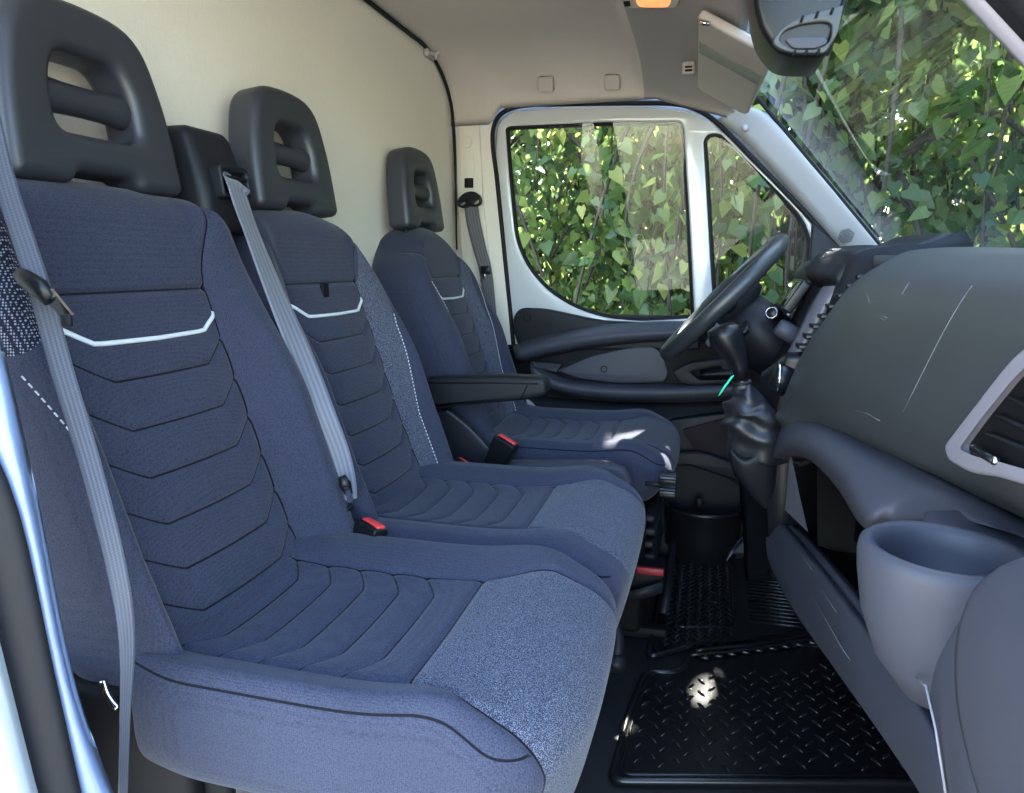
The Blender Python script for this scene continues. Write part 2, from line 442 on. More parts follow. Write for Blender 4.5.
def backrest(name, parent, yc, dx, hw, pan, ztop, lo_z=.43, shoulder=.35, thick=.13, meshside=0, heather=0, hl=None, rise=.03):
    T = thick
    V, F = rbox((-hw, lo_z, 0), (hw, ztop, T), .045, (120, 165, 8), 7)
    v, z, t = V[:, 0].copy(), V[:, 1].copy(), V[:, 2].copy()
    k = sst(z, ztop-.20, ztop)
    wsc = 1-shoulder*k**1.6 - .10*sst(.60-z, 0, .2)
    # the top edge rises to the middle
    if hl: v = np.where(v < -pan, -pan+(v+pan)*(hl-pan)/(hw-pan), v)
    wid = np.where(v < 0, hl or hw, hw)
    v2 = v*wsc
    z2 = z - rise*sst(z, ztop-.12, ztop)*(np.abs(v)/wid)**2.2
    front = sst(t, T*.35, T)
    x = back_line(z2, dx)-(T-t)+front*back_disp(v2, z2, hw, pan)
    W = np.stack([x, yc+v2, z2], 1)
    a = np.abs(v2)
    sd = np.where(z2 < .868, a-pan, a-(pan+.042*sst(z2, .868, 1.0)))     # panel side seams
    off = np.where(front < .25, 1, 0)
    seam1 = msk(sd, off); seam2 = msk(z2-.868, np.maximum(off, a > pan+.003))
    G = np.stack([z2-(g+.030*np.clip((a-pan*.62)/(pan*.38), 0, 1.2)**1.1) for g in GZ]); seam3 = np.take_along_axis(G, np.abs(G).argmin(0)[None], 0)[0]
    seam3 = msk(seam3, np.maximum(off, (np.abs(seam3) > .01) | (a > pan-.002)))
    # heather strip: between the panel seam and the stitched line that comes in from the shoulder
    if heather:
        lim = pan+np.interp(z2, [.45, .60, .78, .90, 1.0], [.024, .026, .040, .075, .10])
        s_ok = (v2*heather > 0) | (heather == 2)
        if heather == 2: lim = pan+(lim-pan)*np.interp(z2, [.7, .85], [1, .62])*np.where(v2 < 0, .55, 1)
        hz = np.where(s_ok, np.minimum(a-pan, lim-a), -1)
        hz = np.minimum(hz, np.where(z2 > .86, a-(pan+.35*(z2-.86)), 1))
        hz = np.where(front < .2, -1, hz)
    else: hz = np.full(len(a), -1.)
    mz = np.full(len(a), -1.)
    if meshside:
        q = np.minimum(a-(pan+.03), z2-(.765+.9*(pan+.115-a)))
        mz = np.where(v2*meshside > 0, q, -1)
    me = np_mesh(name, W, F, {'seam1': seam1, 'seam2': seam2, 'seam3': seam3, 'heather': hz, 'meshz': mz})
    return obj(name, me, M['seat'], parent)
def back_pt(yc, dx, pan, hw, v, z, off=.001):
    d = back_disp(np.array([v]), np.array([z]), hw, pan)[0]
    return (float(back_line(z, dx)+d+off), yc+v, z)
def seat_piping(parent, yc, dx, hw, pan):
    zs = .812
    ctrl = [(-pan*1.0, zs+.022), (-pan*.93, zs+.016), (-pan*.72, zs+.001), (-pan*.6, zs), (0, zs-.001), (pan*.6, zs), (pan*.72, zs+.001), (pan*.93, zs+.016), (pan*1.0, zs+.022)]
    b = bm_new(); pts = []
    for i in range(len(ctrl)-1):
        for k in range(6):
            f = k/6; pts.append((ctrl[i][0]*(1-f)+ctrl[i+1][0]*f, ctrl[i][1]*(1-f)+ctrl[i+1][1]*f))
    pts.append(ctrl[-1])
    add_tube(b, [back_pt(yc, dx, pan, hw, p[0], p[1], .0005) for p in pts], .0030, 8)
    obj('piping', b, M['piping'], parent, label='pale grey piping across the backrest')
def seat_stitch(parent, yc, dx, hw, pan, side, z0, z1, fn):
    b = bm_new(); z = z0
    while z < z1:
        add_tube(b, [back_pt(yc, dx, pan, hw, side*fn(z+q), z+q, .0012) for q in (0, .0022, .0044)], .0009, 5); z += .0072
    obj('stitching', b, M['thread'], parent, label='white stitched seam')
def headrest(parent, yc, dx, zb=.992, w=.262, h=.213):
    """upright foam headrest with an opening crossed by one bar"""
    o = w/2
    out = [(-o, 0), (-.40*o, 0), (-.32*o, .016), (.32*o, .016), (.40*o, 0), (o, 0), (o*.93, h*.52), (o*.70, h*.97), (0, h*1.02), (-o*.70, h*.97), (-o*.93, h*.52)]
    out = smooth_poly(out, [.018, .01, .012, .012, .01, .018, .1, .06, .1, .06, .1], 6)
    hole = smooth_poly([(-.47*o, .060), (.47*o, .060), (.45*o, h*.56), (.32*o, h*.72), (-.32*o, h*.72), (-.45*o, h*.56)], [.02, .02, .04, .03, .03, .04], 5)
    tilt = -.11
    Mh = frame((-.712-.033+dx, yc, zb), (0, 1, 0), (tilt, 0, 1))
    b = plate([out, hole[::-1]], .031, .015, Mh, 5)
    h_ = obj('headrest', b, M['hr'], parent, sharp=50)
    b = bm_new()
    pts = [Mh @ Vector((q*o, .104, .004)) for q in (-.56, -.4, -.2, 0, .2, .4, .56)]
    add_tube(b, pts, [.024, .021, .0190, .0185, .0190, .021, .024], 14, flat=(tuple(Mh.to_3x3() @ Vector((0, 0, 1))), .80))
    obj('crossbar', b, M['hr'], h_)
    for s in (-1, 1):
        b = bm_new(); add_tube(b, [Mh @ Vector((s*.62*o, -.03, -.004)), Mh @ Vector((s*.62*o, .02, -.004))], .006, 10); obj('guide_post', b, M['blk'], h_)
    return h_
def cushion(name, parent, yc, hw, x0, x1, ztop, pan, seamx, hl=None, nose_w=None, heather=True, th=.118, tuck=.10):
    """seat cushion: x0 rear, x1 front"""
    nose_w = nose_w or (pan+.030 if not hl else min(pan+.030, hl-.012))
    V, F = rbox((x0, -hw, ztop-th), (x1, hw, ztop), min(.042, th*.46), (150, 130, 14), 8)
    x, v, z = V[:, 0].copy(), V[:, 1].copy(), V[:, 2].copy()
    if hl: v = np.where(v < -pan, -pan+(v+pan)*(hl-pan)/(hw-pan), v)
    wid = np.where(v < 0, hl or hw, hw)
    L = x1-x0; s = (x-x0)/L
    if hl: v = np.where(v < 0, v*(1-.10*sst(.25-s, 0, .25)), v); x = x+np.where(v < -.12, .025*sst(.12-s, 0, .12), 0)
    a = np.abs(v)
    top = sst(z, ztop-.10, ztop-.004)
    rise = sst(a, pan-.005, np.minimum(pan+.055, wid-.012))*.015*sst(.97-s, 0, .25)            # side bolsters
    dish = -.007*np.cos(np.clip(v/pan, -1, 1)*1.57)*sst(.75-s, 0, .3)
    nose = .013*np.exp(-((x-(seamx+.07))/.075)**2)
    drop = -.012*sst(s, .80, 1.0)
    rear = .012*sst(.2-s, 0, .2)
    d = rise+dish+nose+drop+rear
    inside = sst(pan+.006-a, 0, .012)
    for k in range(5):
        gx = seamx-.052-.049*k
        dxg = x-(gx-.030*np.clip((a-pan*.60)/(pan*.40), 0, 1.1)**1.3*np.where(v > 0, 1, 1))
        d = d-(.0040*np.exp(-(dxg/.0036)**2)+.0016*np.exp(-(dxg/.014)**2))*inside
    front_seam = x-(seamx-.02*(v/pan)*.0)
    wn = np.where(x > seamx, pan+(nose_w-pan)*sst(x, seamx, seamx+.10), pan)
    d = d-.0055*np.exp(-(front_seam/.005)**2)*inside
    sidegap = a-wn
    d = d-.0055*np.exp(-(sidegap/.0048)**2)
    z2 = z+d*top
    # underside climbs to the rear, front face leans back towards the floor
    low = sst(ztop-z, th*.34, th)
    z2 = z2-low*(tuck*sst(s, .45, 1.0))
    x2 = x-low*.035*sst(s, .6, 1.0)
    # belly of the front
    x2 = x2-.02*(a/wid)**3*sst(s, .75, 1.0)-(.034*(a/wid)**2*sst(s, .55, 1.0)*(v < 0) if hl else 0)
    W = np.stack([x2, yc+v, z2], 1)
    frontface = (z < ztop-.04)
    sd = np.where(frontface & (s > .8), a-nose_w, sidegap)
    # welt round the bolster sides
    ws = msk(z-(ztop-.014), (a < wid-.03))
    G = np.stack([x-((seamx-.052-.049*k)-.030*np.clip((a-pan*.60)/(pan*.40), 0, 1.1)**1.3) for k in range(5)]+[front_seam])
    gs = np.take_along_axis(G, np.abs(G).argmin(0)[None], 0)[0]
    gs = msk(gs, (np.abs(gs) > .01) | (a > pan+.002) | (z < ztop-.06))
    sd = msk(sd, (z < ztop-.06) & (s < .5))
    hz = np.minimum(wn-a, x-seamx) if heather else np.full(len(a), -1.)
    me = np_mesh(name, W, F, {'seam1': sd, 'seam2': gs, 'seam3': ws, 'heather': hz, 'meshz': np.full(len(a), -1.)})
    return obj(name, me, M['seat'], parent)
def buckle(parent, p, up, wide, size=1.0):
    """belt receiver with a red button; p is the middle of its top"""
    up = Vector(up).normalized(); Mb = frame(p, wide, up)
    b = plate([smooth_poly([(-.016*size, -.062*size), (.016*size, -.062*size), (.020*size, -.005), (.019*size, 0), (-.019*size, 0), (-.020*size, -.005)], .006, 3)], .0115*size, .004, Mb, 3)
    o = obj('buckle', b, M['blk_s'], parent, sharp=40)
    t = bm_new()
    add_box(t, (-.0155*size, -.006, -.0085*size), (.0155*size, .0035, .004*size), .0018, 2, Mb)
    obj('release_button', t, M['red'], o, label='red release button')
    t = bm_new(); add_box(t, (-.013*size, -.004, .0055*size), (.013*size, .0022, .0085*size), .0008, 2, Mb)
    obj('slot', t, M['dark'], o)
    t = bm_new(); add_box(t, (-.007, -.17, -.003), (.007, -.055, .003), .002, 2, Mb)
    obj('stalk', t, M['blk'], o)
    return o

# ---- the double passenger bench
YN, YM, YD = .720, 1.165, 1.83
bench = thing('passenger_bench', (-.4, .94, 0), 'dark blue double passenger seat bench nearest the open door, with two headrests', 'seat')
HWB, PAN = .222, .126
backrest('backrest', bench, YN, 0, HWB+.012, PAN, 1.0, shoulder=.08, meshside=-1, hl=.192, rise=.012)
seat_piping(bench, YN, 0, HWB, PAN)
seat_stitch(bench, YN, 0, HWB, PAN, -1, .70, .80, lambda z: PAN+.062+.30*(z-.70))
backrest('backrest', bench, YM, 0, HWB-.004, PAN, 1.0, shoulder=.26, heather=1, rise=.022)
seat_piping(bench, YM, 0, HWB, PAN)
seat_stitch(bench, YM, 0, HWB, PAN, 1, .48, .80, lambda z: PAN+np.interp(z, [.45, .60, .78, .90, 1.0], [.024, .026, .040, .075, .10]))
headrest(bench, YN+.020, 0); headrest(bench, YM+.012, 0)
cushion('seat_cushion', bench, .697, .228, -.60, -.085, .492, .120, -.262, hl=.183)
cushion('seat_cushion', bench, 1.152, .226, -.60, -.085, .479, .118, -.262)
# pull tab on the second backrest
b = bm_new(); q = back_pt(YM, 0, PAN, HWB, -.010, .862, .004)
add_box(b, (q[0]-.003, q[1]-.011, q[2]-.022), (q[0]+.004, q[1]+.011, q[2]+.006), .002, 2)
obj('pull_tab', b, M['dark'], bench)
# belt tower between the headrests
V, F = rbox((-.056, .0, -.09), (.056, .155, .0), .018, (14, 16, 10), 6)
y_, z_, t_ = V[:, 0], V[:, 1], V[:, 2]
zz = .945+z_; k = sst(z_, .05, .165)
xx = -.694+t_-.012*(z_/.155)-.022*k*(t_+.09)/.09
yy = .943+y_*(1-.08*k)
tw = obj('belt_tower', np_mesh('belt_tower', np.stack([xx, yy, zz], 1), F), M['blk'], bench, label='black plastic belt outlet between the headrests')
# the outlet's mouth
fo = (P(228, 184, x=-.702))
Mt = frame(fo, (.0, 1, 0), (-.14, 0, 1))
outl = smooth_poly([(-.034, -.024), (.034, -.024), (.034, .024), (-.034, .024)], .008, 4)
inn = smooth_poly([(-.028, -.016), (.028, -.016), (.028, .016), (-.028, .016)], .005, 4)
obj('slot_frame', plate([outl, inn[::-1]], .016, .004, Mt, 3), M['blk'], tw, sharp=40)
b = bm_new(); add_box(b, (-.029, -.017, -.012), (.029, .017, .006), .002, 2, Mt); obj('slot_recess', b, M['dark'], tw)
b = bm_new(); add_tube(b, [Mt @ Vector((-.029, .006, .012)), Mt @ Vector((.029, .006, .012))], .0035, 8); obj('guide_roller', b, M['blk_s'], tw)
# felt covered plinth and its dark bracket
b = bm_new(); add_box(b, (-.46, .545, .02), (-.17, 1.34, .395), .02, 3); obj('seat_plinth', b, M['plinth'], bench, label='grey felt covered seat plinth')
b = bm_new(); add_box(b, (-.62, .56, .10), (-.47, 1.34, .44), .012, 2)
add_box(b, (-.80, .535, .04), (-.50, .57, .455), .012, 2)  # dark panel added to cover the shaded hollow beside the seat
obj('seat_frame', b, M['dark'], bench)
# recliner bracket seen at the near lower corner
b = bm_new(); c = [P(103, 680, y=.53), P(107, 692, y=.53), P(113, 702, y=.53), P(118, 708, y=.53)]
add_tube(b, cr(c, 5), .004, 8); obj('recline_lever', b, M['chrome'], bench)
# bezel in the gap between backrest and cushion
b = bm_new(); add_tube(b, cr([(-.545, .865, .505), (-.52, .89, .525), (-.51, .92, .535), (-.52, .945, .525)], 6), .004, 8)
obj('cable_hook', b, M['blk_s'], bench)
# buckles
buckle(bench, P(372, 524, x=-.468), (.15, .15, .95), (.9, -.42, -.15), 1.25)
buckle(bench, P(463, 461, x=-.50), (.25, .25, .9), (.9, -.5, -.25), .9)

# ---- the driver's seat
drv = thing('driver_seat', (-.35, YD, 0), 'dark blue single driver seat beside the far door, with a padded armrest', 'seat')
DX = -.012; HWD = .228; PD = .115
backrest('backrest', drv, YD, DX, HWD, PD, 1.0, shoulder=.52, heather=2, thick=.135)
seat_piping(drv, YD, DX, HWD, PD)
for s in (-1, 1):
    seat_stitch(drv, YD, DX, HWD, PD, s, .46, .86, lambda z: PD+np.interp(z, [.45, .60, .78, .90, 1.0], [.024, .026, .040, .075, .10]))
headrest(drv, YD+.0, DX-.008)
cushion('seat_cushion', drv, YD, .235, -.56, -.044, .462, .125, -.215, heather=False, th=.085, tuck=.035)
# armrest
av = 1.515
outl = [P(424, 379, y=av), P(500, 376, y=av), P(545, 378, y=av), P(547, 396, y=av), P(520, 401, y=av), P(430, 409, y=av)]
poly = smooth_poly([(p[0], p[2]) for p in outl], [.004, .02, .018, .018, .01, .004], 5)
arm = obj('armrest', plate([poly], .028, .010, MXZ(av+.028), 3), M['blk'], drv, sharp=40)
b = bm_new(); add_tube(b, [P(424, 383, y=av-.0015), P(500, 383, y=av-.0015), P(538, 384, y=av-.0015)], .0016, 6)
add_tube(b, [P(527, 386, y=av-.0015), P(520, 400, y=av-.0015)], .0016, 6)
obj('armrest_seam', b, M['dark'], arm)
# recliner cover with a light edge
pl = [P(436, 412, y=1.535), P(448, 410, y=1.535), P(470, 428, y=1.535), P(494, 456, y=1.535), P(520, 478, y=1.535), P(520, 500, y=1.535), P(430, 500, y=1.535)]
poly = smooth_poly([(p[0], p[2]) for p in pl], [.01, .02, .03, .03, .01, .01, .01], 5)
rc = obj('recliner_cover', plate([poly], .018, .007, MXZ(1.548), 3), M['blk'], drv, sharp=40)
b = bm_new(); add_tube(b, cr([P(447, 411, y=1.527), P(468, 428, y=1.527), P(486, 447, y=1.527), P(497, 460, y=1.527)], 6), .0035, 8)
obj('cover_edge', b, M['dash_lo'], rc)
# long side cover below the cushion
pl = [P(492, 464, y=1.53), P(520, 462, y=1.53), P(600, 463, y=1.53), P(622, 467, y=1.53), P(632, 480, y=1.53), P(632, 510, y=1.53), P(492, 510, y=1.53)]
poly = smooth_poly([(p[0], p[2]) for p in pl], [.005, .03, .03, .03, .02, .01, .01], 5)
obj('side_cover', plate([poly], .02, .010, MXZ(1.548), 3), M['dash_lo'], drv, sharp=40)
buckle(drv, P(507, 440, y=1.50), (.40, .0, .9), (.9, -.2, -.4), 1.45)
pl = [P(525, 398, y=2.05), P(531, 402, y=2.05), P(541, 414, y=2.05), P(530, 419, y=2.05), P(521, 417, y=2.05)]
obj('side_bracket', plate([smooth_poly([(p[0], p[2]) for p in pl], .008, 3)], .008, .003, MXZ(2.055), 2), M['trim_silver'], drv, sharp=40, label='pale bracket at the far rear corner')
# seat box and bellows under the cushion
b = bm_new(); add_box(b, (-.50, 1.58, .02), (-.11, 2.02, .33), .02, 3); obj('seat_box', b, M['dark'], drv)
b = bm_new()
for k in range(6): add_box(b, (-.115, 1.60, .14+k*.032), (-.085-.004*(k % 2), 2.0, .158+k*.032), .006, 2)
obj('bellows', b, M['blk'], drv)
# adjusting wheel on the seat's front
kc = P(668, 485, y=1.535); b = bm_new()
ring = []
for k in range(48):
    an = 2*math.pi*k/48; r = .030 if k % 2 else .0275
    ring.append((math.cos(an)*r, math.sin(an)*r))
b2 = plate([ring], .018, .002, Matrix.Translation(Vector(kc)) @ Matrix.Rotation(math.radians(90), 4, 'Y'), 2)
kn = obj('adjusting_wheel', b2, M['blk_s'], drv, sharp=30)
b = bm_new(); add_tube(b, [Vector(kc)-Vector((.05, 0, 0)), Vector(kc)], .006, 10); obj('wheel_shaft', b, M['blk'], kn)
# rail, lever and strap at floor level
for yy in (1.62, 1.98):
    b = bm_new(); add_box(b, (-.50, yy-.018, .0), (-.05, yy+.018, .03), .005, 2); obj('seat_rail', b, M['dark'], drv)
b = bm_new(); add_tube(b, cr([(-.06, 1.59, .08), (-.055, 1.63, .115), (-.055, 1.75, .12), (-.055, 1.95, .12)], 5), .010, 10); obj('slide_bar', b, M['blk'], drv)
b = bm_new(); add_box(b, P(636, 574, y=1.52), P(664, 570, y=1.52)+np.array([0, .012, 0]), .003, 2)
obj('slide_lever', b, M['darkred'], drv, label='red slide lever at floor level')
b = bm_new(); q0 = P(620, 606, y=1.50); q1 = P(662, 593, y=1.50)
thick_grid(b, [[q0, q1], [q0+np.array([0, 0, .028]), q1+np.array([0, 0, .026])]], (0, .004, 0)); obj('strap', b, M['blk'], drv)
b = bm_new(); add_box(b, P(622, 590, y=1.53), P(664, 574, y=1.53)+np.array([0, .10, 0]), .008, 2); obj('slide_housing', b, M['dark'], drv)
b = bm_new(); add_tube(b, cr([P(616, 660, y=1.33), P(618, 640, y=1.35), P(612, 615, y=1.38)], 5), [.013]*11, 12)
add_tube(b, [P(616, 668, y=1.32), P(616, 656, y=1.32)], .02, 16)
obj('floor_anchor', b, M['blk'], drv)
# ------------------------------------------------------------------ cab shell
XB, YP, ZC = -.825, 2.28, 1.535
# floor
b = bm_new(); add_box(b, (XB-.1, .28, -.05), (.85, 2.45, 0)); struct('floor', b, M['floor'], smooth=False)
# outside ground
b = bm_new(); add_box(b, (-14, -14, -.95), (16, 16, -.75)); struct('ground', b, M['ground'], smooth=False)
# bulkhead with a soft bow
rows = []
for z in np.linspace(0, ZC+.02, 26):
    rows.append([(XB-.012*math.sin(min(1, z/1.5)*math.pi)-.03*max(0, .4-z), y, z) for y in np.linspace(.30, 2.40, 20)])
b = thick_grid(bm_new(), rows, (-.04, 0, 0)); struct('wall_back', b, M['bulk'])
# dark cord along the bulkhead's top edge, down the far corner
b = bm_new()
path = [(XB+.006, y, ZC-.010) for y in np.linspace(.32, 1.95, 11)]
for k in range(2, 13, 2):
    a = k/12*math.pi/2; path.append((XB+.008, 1.95+(YP-.012-1.95)*math.sin(a)**1.15-.006, ZC-(ZC-1.345)*(1-math.cos(a))**1.2-.008))
path += [(XB+.012, 2.262, 1.25), (XB+.014, 2.262, .95)]
add_tube(b, cr(path, 4), [.0055]*((len(path)-1)*4-7)+[.0055*(1-.5*k/7) for k in range(8)], 8)
struct('trim_1', b, M['rubber'])
# headliner: flat over the seats, coved down to the door frame, dropping to the windshield in front
def roof_z(x):
    return np.interp(x, [-1, -.62, -.30, -.245, -.20, -.02, .06], [ZC, ZC, ZC-.004, ZC-.014, ZC-.075, ZC-.120, ZC-.165])
rows = []
for x in np.concatenate([np.linspace(XB-.02, -.72, 5), np.linspace(-.705, -.645, 7), np.linspace(-.62, -.33, 6), np.linspace(-.31, -.17, 12), np.linspace(-.14, .055, 8)]):
    zr = roof_z(x); zd = 1.390-.047*float(sst(-x, .655, .70))
    if x > -.16: zd = 1.385-.30*max(0, x+.16)
    r = [(x, y, zr-.02*(1-sst(y, .30, .45))) for y in np.linspace(.30, 1.95, 12)]
    for k in range(1, 13):
        a = k/12*math.pi/2
        r.append((x, 1.95+(YP-.012-1.95)*math.sin(a)**1.15, zr-(zr-zd)*(1-math.cos(a))**1.2))
    rows.append(r)
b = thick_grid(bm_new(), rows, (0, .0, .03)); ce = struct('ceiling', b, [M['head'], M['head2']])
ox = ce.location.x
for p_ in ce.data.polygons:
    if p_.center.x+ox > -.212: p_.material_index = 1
# --- far side: inner body side with the door opening
def pol(pts, y, r=0, n=6):
    q = [(P(u, v, y=y)[0], P(u, v, y=y)[2]) for u, v in pts]
    return smooth_poly(q, r, n) if r is not None else q
# B-pillar trim
pts = [(455, 125), (494, 121), (491, 140), (500, 225), (514, 330), (520, 420), (478, 420), (458, 210)]
b = plate([pol(pts, YP, .004, 2)], .02, .004, MXZ(YP+.02), 2); struct('trim_2', b, M['bpillar'], sharp=40)
# upper belt cover plate, screw boss and adjuster slot lie on it
b = plate([pol([(457, 123), (478, 122), (482, 200), (492, 300), (470, 300), (460, 200)], YP-.02, .006, 3)], .008, .003, MXZ(YP-.004), 2)
tr = struct('trim_3', b, M['bpillar'], sharp=40)
b = bm_new(); c = P(467, 142, y=YP-.012)
rg = [(c[0]+.017*math.cos(a), c[2]+.019*math.sin(a)) for a in np.linspace(0, 2*math.pi, 24, endpoint=False)]
b = plate([rg], .004, .0015, MXZ(YP-.014), 2); obj('screw_boss', b, M['bpillar'], tr)
b = plate([pol([(464, 152), (473, 152), (475, 178), (466, 178)], YP-.015, .004, 2)], .003, .001, MXZ(YP-.013), 2); obj('cover_panel', b, M['bpillar'], tr)
b = bm_new(); c0 = P(465, 188, y=YP-.015); c1 = P(473, 178, y=YP-.015)
add_box(b, (c0[0], YP-.022, c0[2]), (c1[0], YP-.008, c1[2]), .002, 2); obj('adjuster_button', b, M['dark'], tr)
# door: painted frame with two openings
outer = [(517, 430), (506, 300), (499, 215), (494, 150), (497, 121), (512, 110), (560, 106), (640, 105), (690, 110), (716, 124), (752, 160), (797, 205), (838, 250), (842, 300), (842, 430)]
win = [(505, 128), (509, 126), (600, 122), (680, 121), (683, 128), (689, 220), (694, 318), (640, 321), (606, 318), (574, 308), (546, 290), (526, 266), (515, 240), (509, 180)]
qw = [(704, 140), (708, 134), (718, 133), (736, 142), (772, 182), (804, 220), (811, 240), (808, 300), (760, 330), (716, 330), (712, 280)]
WIN = pol(win, YP, [.006, .006, 0, .015, .008, 0, .006, .03, .04, .05, .05, .05, .05, .05]); QW = pol(qw, YP, [.012, .012, .012, .03, .05, .03, .02, .02, .02, .01, 0])
door = plate([pol(outer, YP, [.01, .05, .05, .03, .03, .02, .05, .05, .05, .05, .06, .06, .04, .02, .01]), WIN[::-1], QW[::-1]], .022, .008, MXZ(YP+.03), 3)
door_o = struct('door_1', door, M['white'], sharp=40)
# fill of the body side above and ahead of the door
b = plate([pol([(440, 40), (700, 40), (745, 108), (872, 240), (838, 250), (797, 205), (752, 160), (716, 124), (690, 110), (640, 105), (560, 106), (512, 110), (497, 121), (494, 150), (499, 215), (440, 215)], YP+.045, 0, 1)], .012, .002, MXZ(YP+.062), 1)
struct('wall_left', b, M['pillar'], smooth=False)
b = plate([pol([(440, 210), (499, 210), (517, 430), (530, 793), (440, 793)], YP+.045, 0, 1)], .012, .002, MXZ(YP+.062), 1)
struct('wall_left_rear', b, M['bpillar'], smooth=False)
b = bm_new(); add_box(b, (-.62, YP+.03, 0), (.80, YP+.06, .74)); struct('wall_left_lower', b, M['blk'], smooth=False)
# rubber seal round the door opening
sp = [P(u, v, y=YP+.004) for u, v in [(518, 400), (512, 330), (504, 250), (497, 180), (493, 150), (493, 130), (499, 116), (512, 108), (530, 105), (560, 104), (640, 103), (675, 104), (695, 109), (716, 122), (752, 158), (797, 204), (836, 246)]]
b = bm_new(); add_tube(b, cr(sp, 5), .0075, 10); struct('trim_4', b, M['rubber'])
# glass and its rubber
def seal(outline, r, y, name, parent):
    b = bm_new(); n = len(outline); pts = []
    L = [Vector((p[0], y, p[1])) for p in outline]
    out = []
    for i, p in enumerate(L):
        if not out or (p-out[-1]).length > .004: out.append(p)
    add_tube(b, out, r, 8, closed=True); return obj(name, b, M['rubber'], parent)
def pane(outline, y, name):
    xm = sum(p[0] for p in outline)/len(outline); zm = .5*(max(p[1] for p in outline)+min(p[1] for p in outline))
    b = bm_new(); lo = [b.verts.new((p[0], y-(p[1]-zm)*math.tan(math.radians(4))-(p[0]-xm)*math.tan(math.radians(1.2)), p[1])) for p in outline]
    b.faces.new(lo); bmesh.ops.triangulate(b, faces=b.faces[:]); return struct(name, b, M['glass'], smooth=False)
w1 = pane(WIN, YP+.031, 'window_1'); w2 = pane(QW, YP+.031, 'window_2')
seal(WIN, .0095, YP+.020, 'window_seal', w1); seal(QW, .0105, YP+.020, 'window_seal', w2)
# A-pillar trim, a bowed board between the door opening and the windshield
A0 = [(716, 120), (745, 142), (790, 190), (832, 240), (850, 262)]      # along the door seal
A1 = [(738, 104), (768, 116), (815, 168), (876, 240), (896, 262)]      # along the glass
ca = cr([P(u, v, y=YP+.002) for u, v in A0], 6); cb = cr([P(u, v, y=YP-.035) for u, v in A1], 6)
rows = []
for a, c in zip(ca, cb):
    r = []
    for k in range(7):
        f = k/6; q = a*(1-f)+c*f; q = q+np.array([.02*math.sin(f*math.pi), -.016*math.sin(f*math.pi), .01*math.sin(f*math.pi)]); r.append(q)
    rows.append(r)
ap = struct('trim_5', thick_grid(bm_new(), rows, (.02, .04, .0)), M['pillar'])
c = P(745, 128, y=YP-.022)
b = bm_new(); add_tube(b, [c+np.array([.002, .006, .0]), c+np.array([-.002, -.006, 0])], .009, 18); obj('screw_cap', b, M['pillar'], ap)
# tweeter grille: small dark holes
b = bm_new(); cc = P(846, 236, y=YP-.035)
e1 = Vector((.70, .12, -.70)).normalized(); e2 = Vector((.6, -.25, .6)).normalized()
for i in range(-4, 5):
    for j in range(-4, 5):
        if abs(i+j) > 4: continue
        q = Vector(cc)+e1*(i*.0050+j*.0025)+e2*(j*.0046); q.y -= .006
        add_tube(b, [q, q+Vector((0, .01, 0))], .0012, 6)
obj('tweeter_grille', b, M['rubber'], ap)
# triangular mirror panel in the door's front corner
b = plate([pol([(812, 222), (842, 248), (842, 300), (806, 300)], YP+.0, .006, 3)], .012, .004, MXZ(YP+.006), 2); obj('corner_cover', b, M['blk'], door_o, sharp=40)

# --- windshield: ruled between the far pillar and the near pillar, bowed forward
far = [P(735, 70, y=YP-.01), P(763, 104, y=YP-.01), P(880, 246, y=YP-.01)]
fa = np.array([.020, YP-.02, 1.495]); fb = np.array([.560, YP-.02, .86])
na = P(925, -55, y=.50); nb = P(1110, 150, y=.50)
na = np.array([.0, .46, 1.40]); nb = np.array([.43, .46, .86])
rows = []
for k in range(17):
    f = k/16; r = []
    for j in range(25):
        g = j/24
        a = na*(1-g)+fa*g; c = nb*(1-g)+fb*g
        bow = .05*math.sin(g*math.pi)
        q = a*(1-f)+c*f+np.array([bow, 0, .05*math.sin(g*math.pi)*(1-f)]); r.append(q)
    rows.append(r)
WS = rows
b = add_grid(bm_new(), rows); ws = struct('window_3', b, M['wglass'])
# dark edge band of the glass on the far side
b = bm_new(); add_tube(b, [Vector(r[-1])+Vector((-.004, -.012, -.004)) for r in rows], .006, 8); obj('edge_band', b, M['rubber'], ws)
# near A-pillar
b = bm_new()
n0 = P(940, -34, y=.50); n1 = P(1070, 111, y=.50)
d = (n1-n0); up_ = np.array([.35, -.02, .42])
def strip(pa, pb, wa, wb, y0, y1, mat, name, parent=None):
    a0 = P(*pa, y=y0); a1 = P(*pb, y=y0); b0 = P(*wa, y=y1); b1 = P(*wb, y=y1)
    rows = [[a0*(1-f)+a1*f for f in np.linspace(0, 1, 6)], [(a0+b0)/2*(1-f)+(a1+b1)/2*f+np.array([-.006, -.004, 0]) for f in np.linspace(0, 1, 6)], [b0*(1-f)+b1*f for f in np.linspace(0, 1, 6)]]
    return struct(name, thick_grid(bm_new(), rows, (.10, .0, .08)), mat, parent)
np_ = strip((920, -44), (1075, 124), (946, -44), (1092, 112), .50, .48, M['trim_silver'], 'trim_6')
strip((944, -44), (1090, 114), (990, -60), (1140, 90), .478, .45, M['rubber'], 'door_seal', np_)
strip((985, -60), (1140, 92), (1120, -80), (1200, 60), .455, .40, M['blk'], 'pillar_cover', np_)
